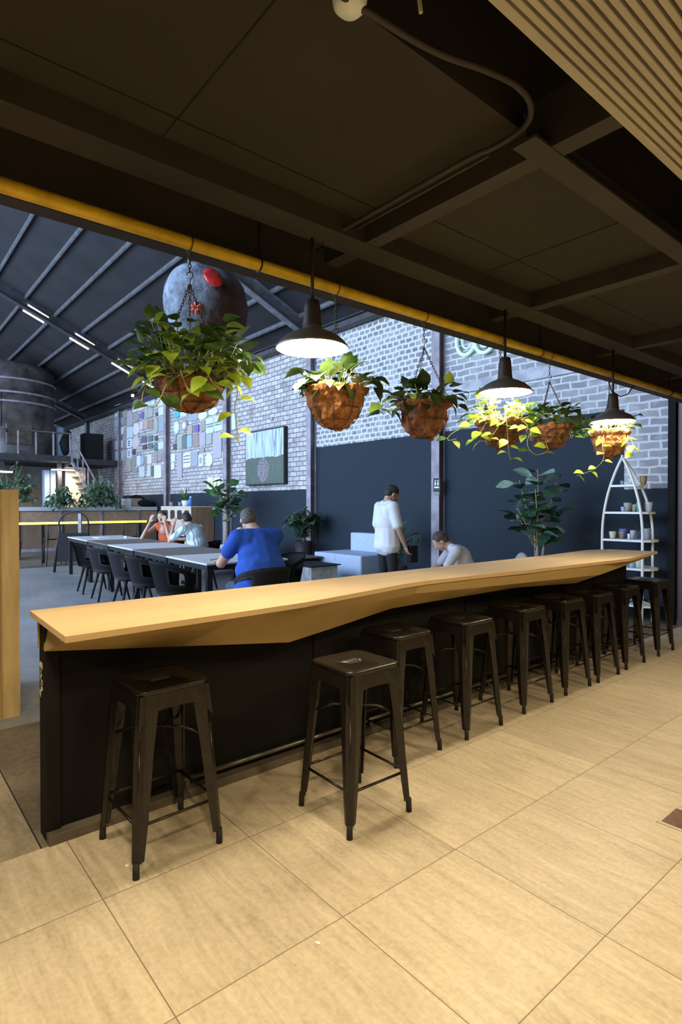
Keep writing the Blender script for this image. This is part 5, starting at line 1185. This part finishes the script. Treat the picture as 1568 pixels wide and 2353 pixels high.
# blue shirt, seen from behind at the head of the table
person('heavyset person in a bright blue t-shirt leaning on the table end, seen from behind', (-4.98, 3.12, 0), PI-.08,
       seated(pelvis=(-.02, 0, .55), belly=(.0, 0, .74), chest=(.09, .0, 1.0), neck=(.17, -.0, 1.13), head=(.27, .02, 1.235), face=(.9, -.25, -.45), shL=(.11, .215, 1.07), shR=(.11, -.215, 1.07), elL=(.30, .31, .80), elR=(.46, -.24, .81), wrL=(.54, .22, .80), wrR=(.42, -.10, 1.03), hdL=(.9, -.3, 0), hdR=(-.25, .25, .9), pnR=(0, .6, -.3)),
       'skin', 'shirt_blue', 'trousers_denim', 'hair_grey', 1.30, belly=.055, sleeve=.55)
person('person in a pale blue striped shirt hunched over the table, seen from behind', (-8.95, 4.40, 0), PI+.35,
       seated(chest=(.16, 0, .92), neck=(.24, 0, 1.05), head=(.33, 0, 1.14), face=(1, -.1, -.5), shL=(.19, .19, 1.0), shR=(.19, -.19, 1.0), elL=(.40, .30, .80), wrL=(.42, .20, 1.04), hdL=(.1, -.3, .9), pnL=(.3, -1, 0), elR=(.42, -.22, .80), wrR=(.6, -.05, .80)), 'skin', 'shirt_striped', 'trousers_denim', 'hair_dark', 1.0, shirtname='striped_shirt')
person('person in a sleeveless orange top with elbows on the table and hands raised', (-10.25, 4.42, 0), -PI/2+.55,
       seated(chest=(.13, 0, .94), neck=(.18, 0, 1.07), head=(.23, 0, 1.17), face=(1, .3, -.25), shL=(.15, .17, 1.02), shR=(.15, -.17, 1.02), elL=(.40, .28, .80), elR=(.40, -.30, .80), wrL=(.34, .15, 1.06), wrR=(.36, -.16, 1.08), hdL=(-.1, -.3, 1), hdR=(-.1, .3, 1), pnL=(-.8, -.2, 0), pnR=(-.8, .2, 0)), 'skin', 'top_orange', 'trousers_denim', 'hair_brown', .92, shirtname='sleeveless_top', sleeve=0, hairback=2)
# standing man
Js = dict(pelvis=(0, 0, .93), belly=(.0, 0, 1.08), chest=(-.02, 0, 1.28), neck=(.01, 0, 1.43), head=(.075, 0, 1.535), face=(1, -.1, -.75), hup=(.5, 0, 1), shL=(-.01, .185, 1.375), shR=(-.01, -.185, 1.375), elL=(-.02, .25, 1.10), elR=(.03, -.24, 1.10), wrL=(.10, .24, .88), wrR=(.13, -.24, .87), hdL=(.35, 0, -.9), hdR=(.35, 0, -.9), pnL=(1, .1, .2), pnR=(1, 0, .2), curl=.7,
          hiL=(0, .10, .90), hiR=(0, -.10, .90), knL=(.02, .11, .50), knR=(.03, -.11, .50), anL=(-.02, .12, .09), anR=(-.02, -.12, .09), toL=(.12, .13, .035), toR=(.12, -.13, .035))
person('standing person in a loose white t-shirt and black trousers looking down', (-5.43, 5.33, 0), PI/2-.25, Js, 'skin_tan', 'shirt_white', 'trousers_black', 'hair_dark', 1.08, hem=.10, sleeve=.85)
bm = newbm(); box(bm, -.035, .035, -.07, .07, -.11, .11, .012); o = finish('handbag', bm, 'black_plastic', loc=(-5.15, 5.52, .76)); tag(o, 'small black bag held by the standing person', 'bag')
person('seated person in a light grey shirt bending forward, low behind the counter', (-4.55, 5.93, 0), math.atan2(-.77, -.64),
       seated(pelvis=(0, 0, .44), belly=(.05, 0, .58), chest=(.16, 0, .78), neck=(.27, 0, .88), head=(.37, 0, .935), face=(.8, 0, -.8), hup=(.8, 0, .7), shL=(.20, .18, .83), shR=(.20, -.18, .83), elL=(.36, .25, .60), elR=(.36, -.25, .60), wrL=(.52, .12, .50), wrR=(.52, -.12, .50), hdL=(.8, -.3, -.3), hdR=(.8, .3, -.3), hiL=(.03, .10, .43), hiR=(.03, -.10, .43), knL=(.42, .13, .46), knR=(.42, -.13, .46), anL=(.40, .14, .09), anR=(.40, -.14, .09), toL=(.54, .15, .035), toR=(.54, -.15, .035)), 'skin', 'shirt_grey', 'trousers_denim', 'hair_brown', 1.0, shirtname='shirt')
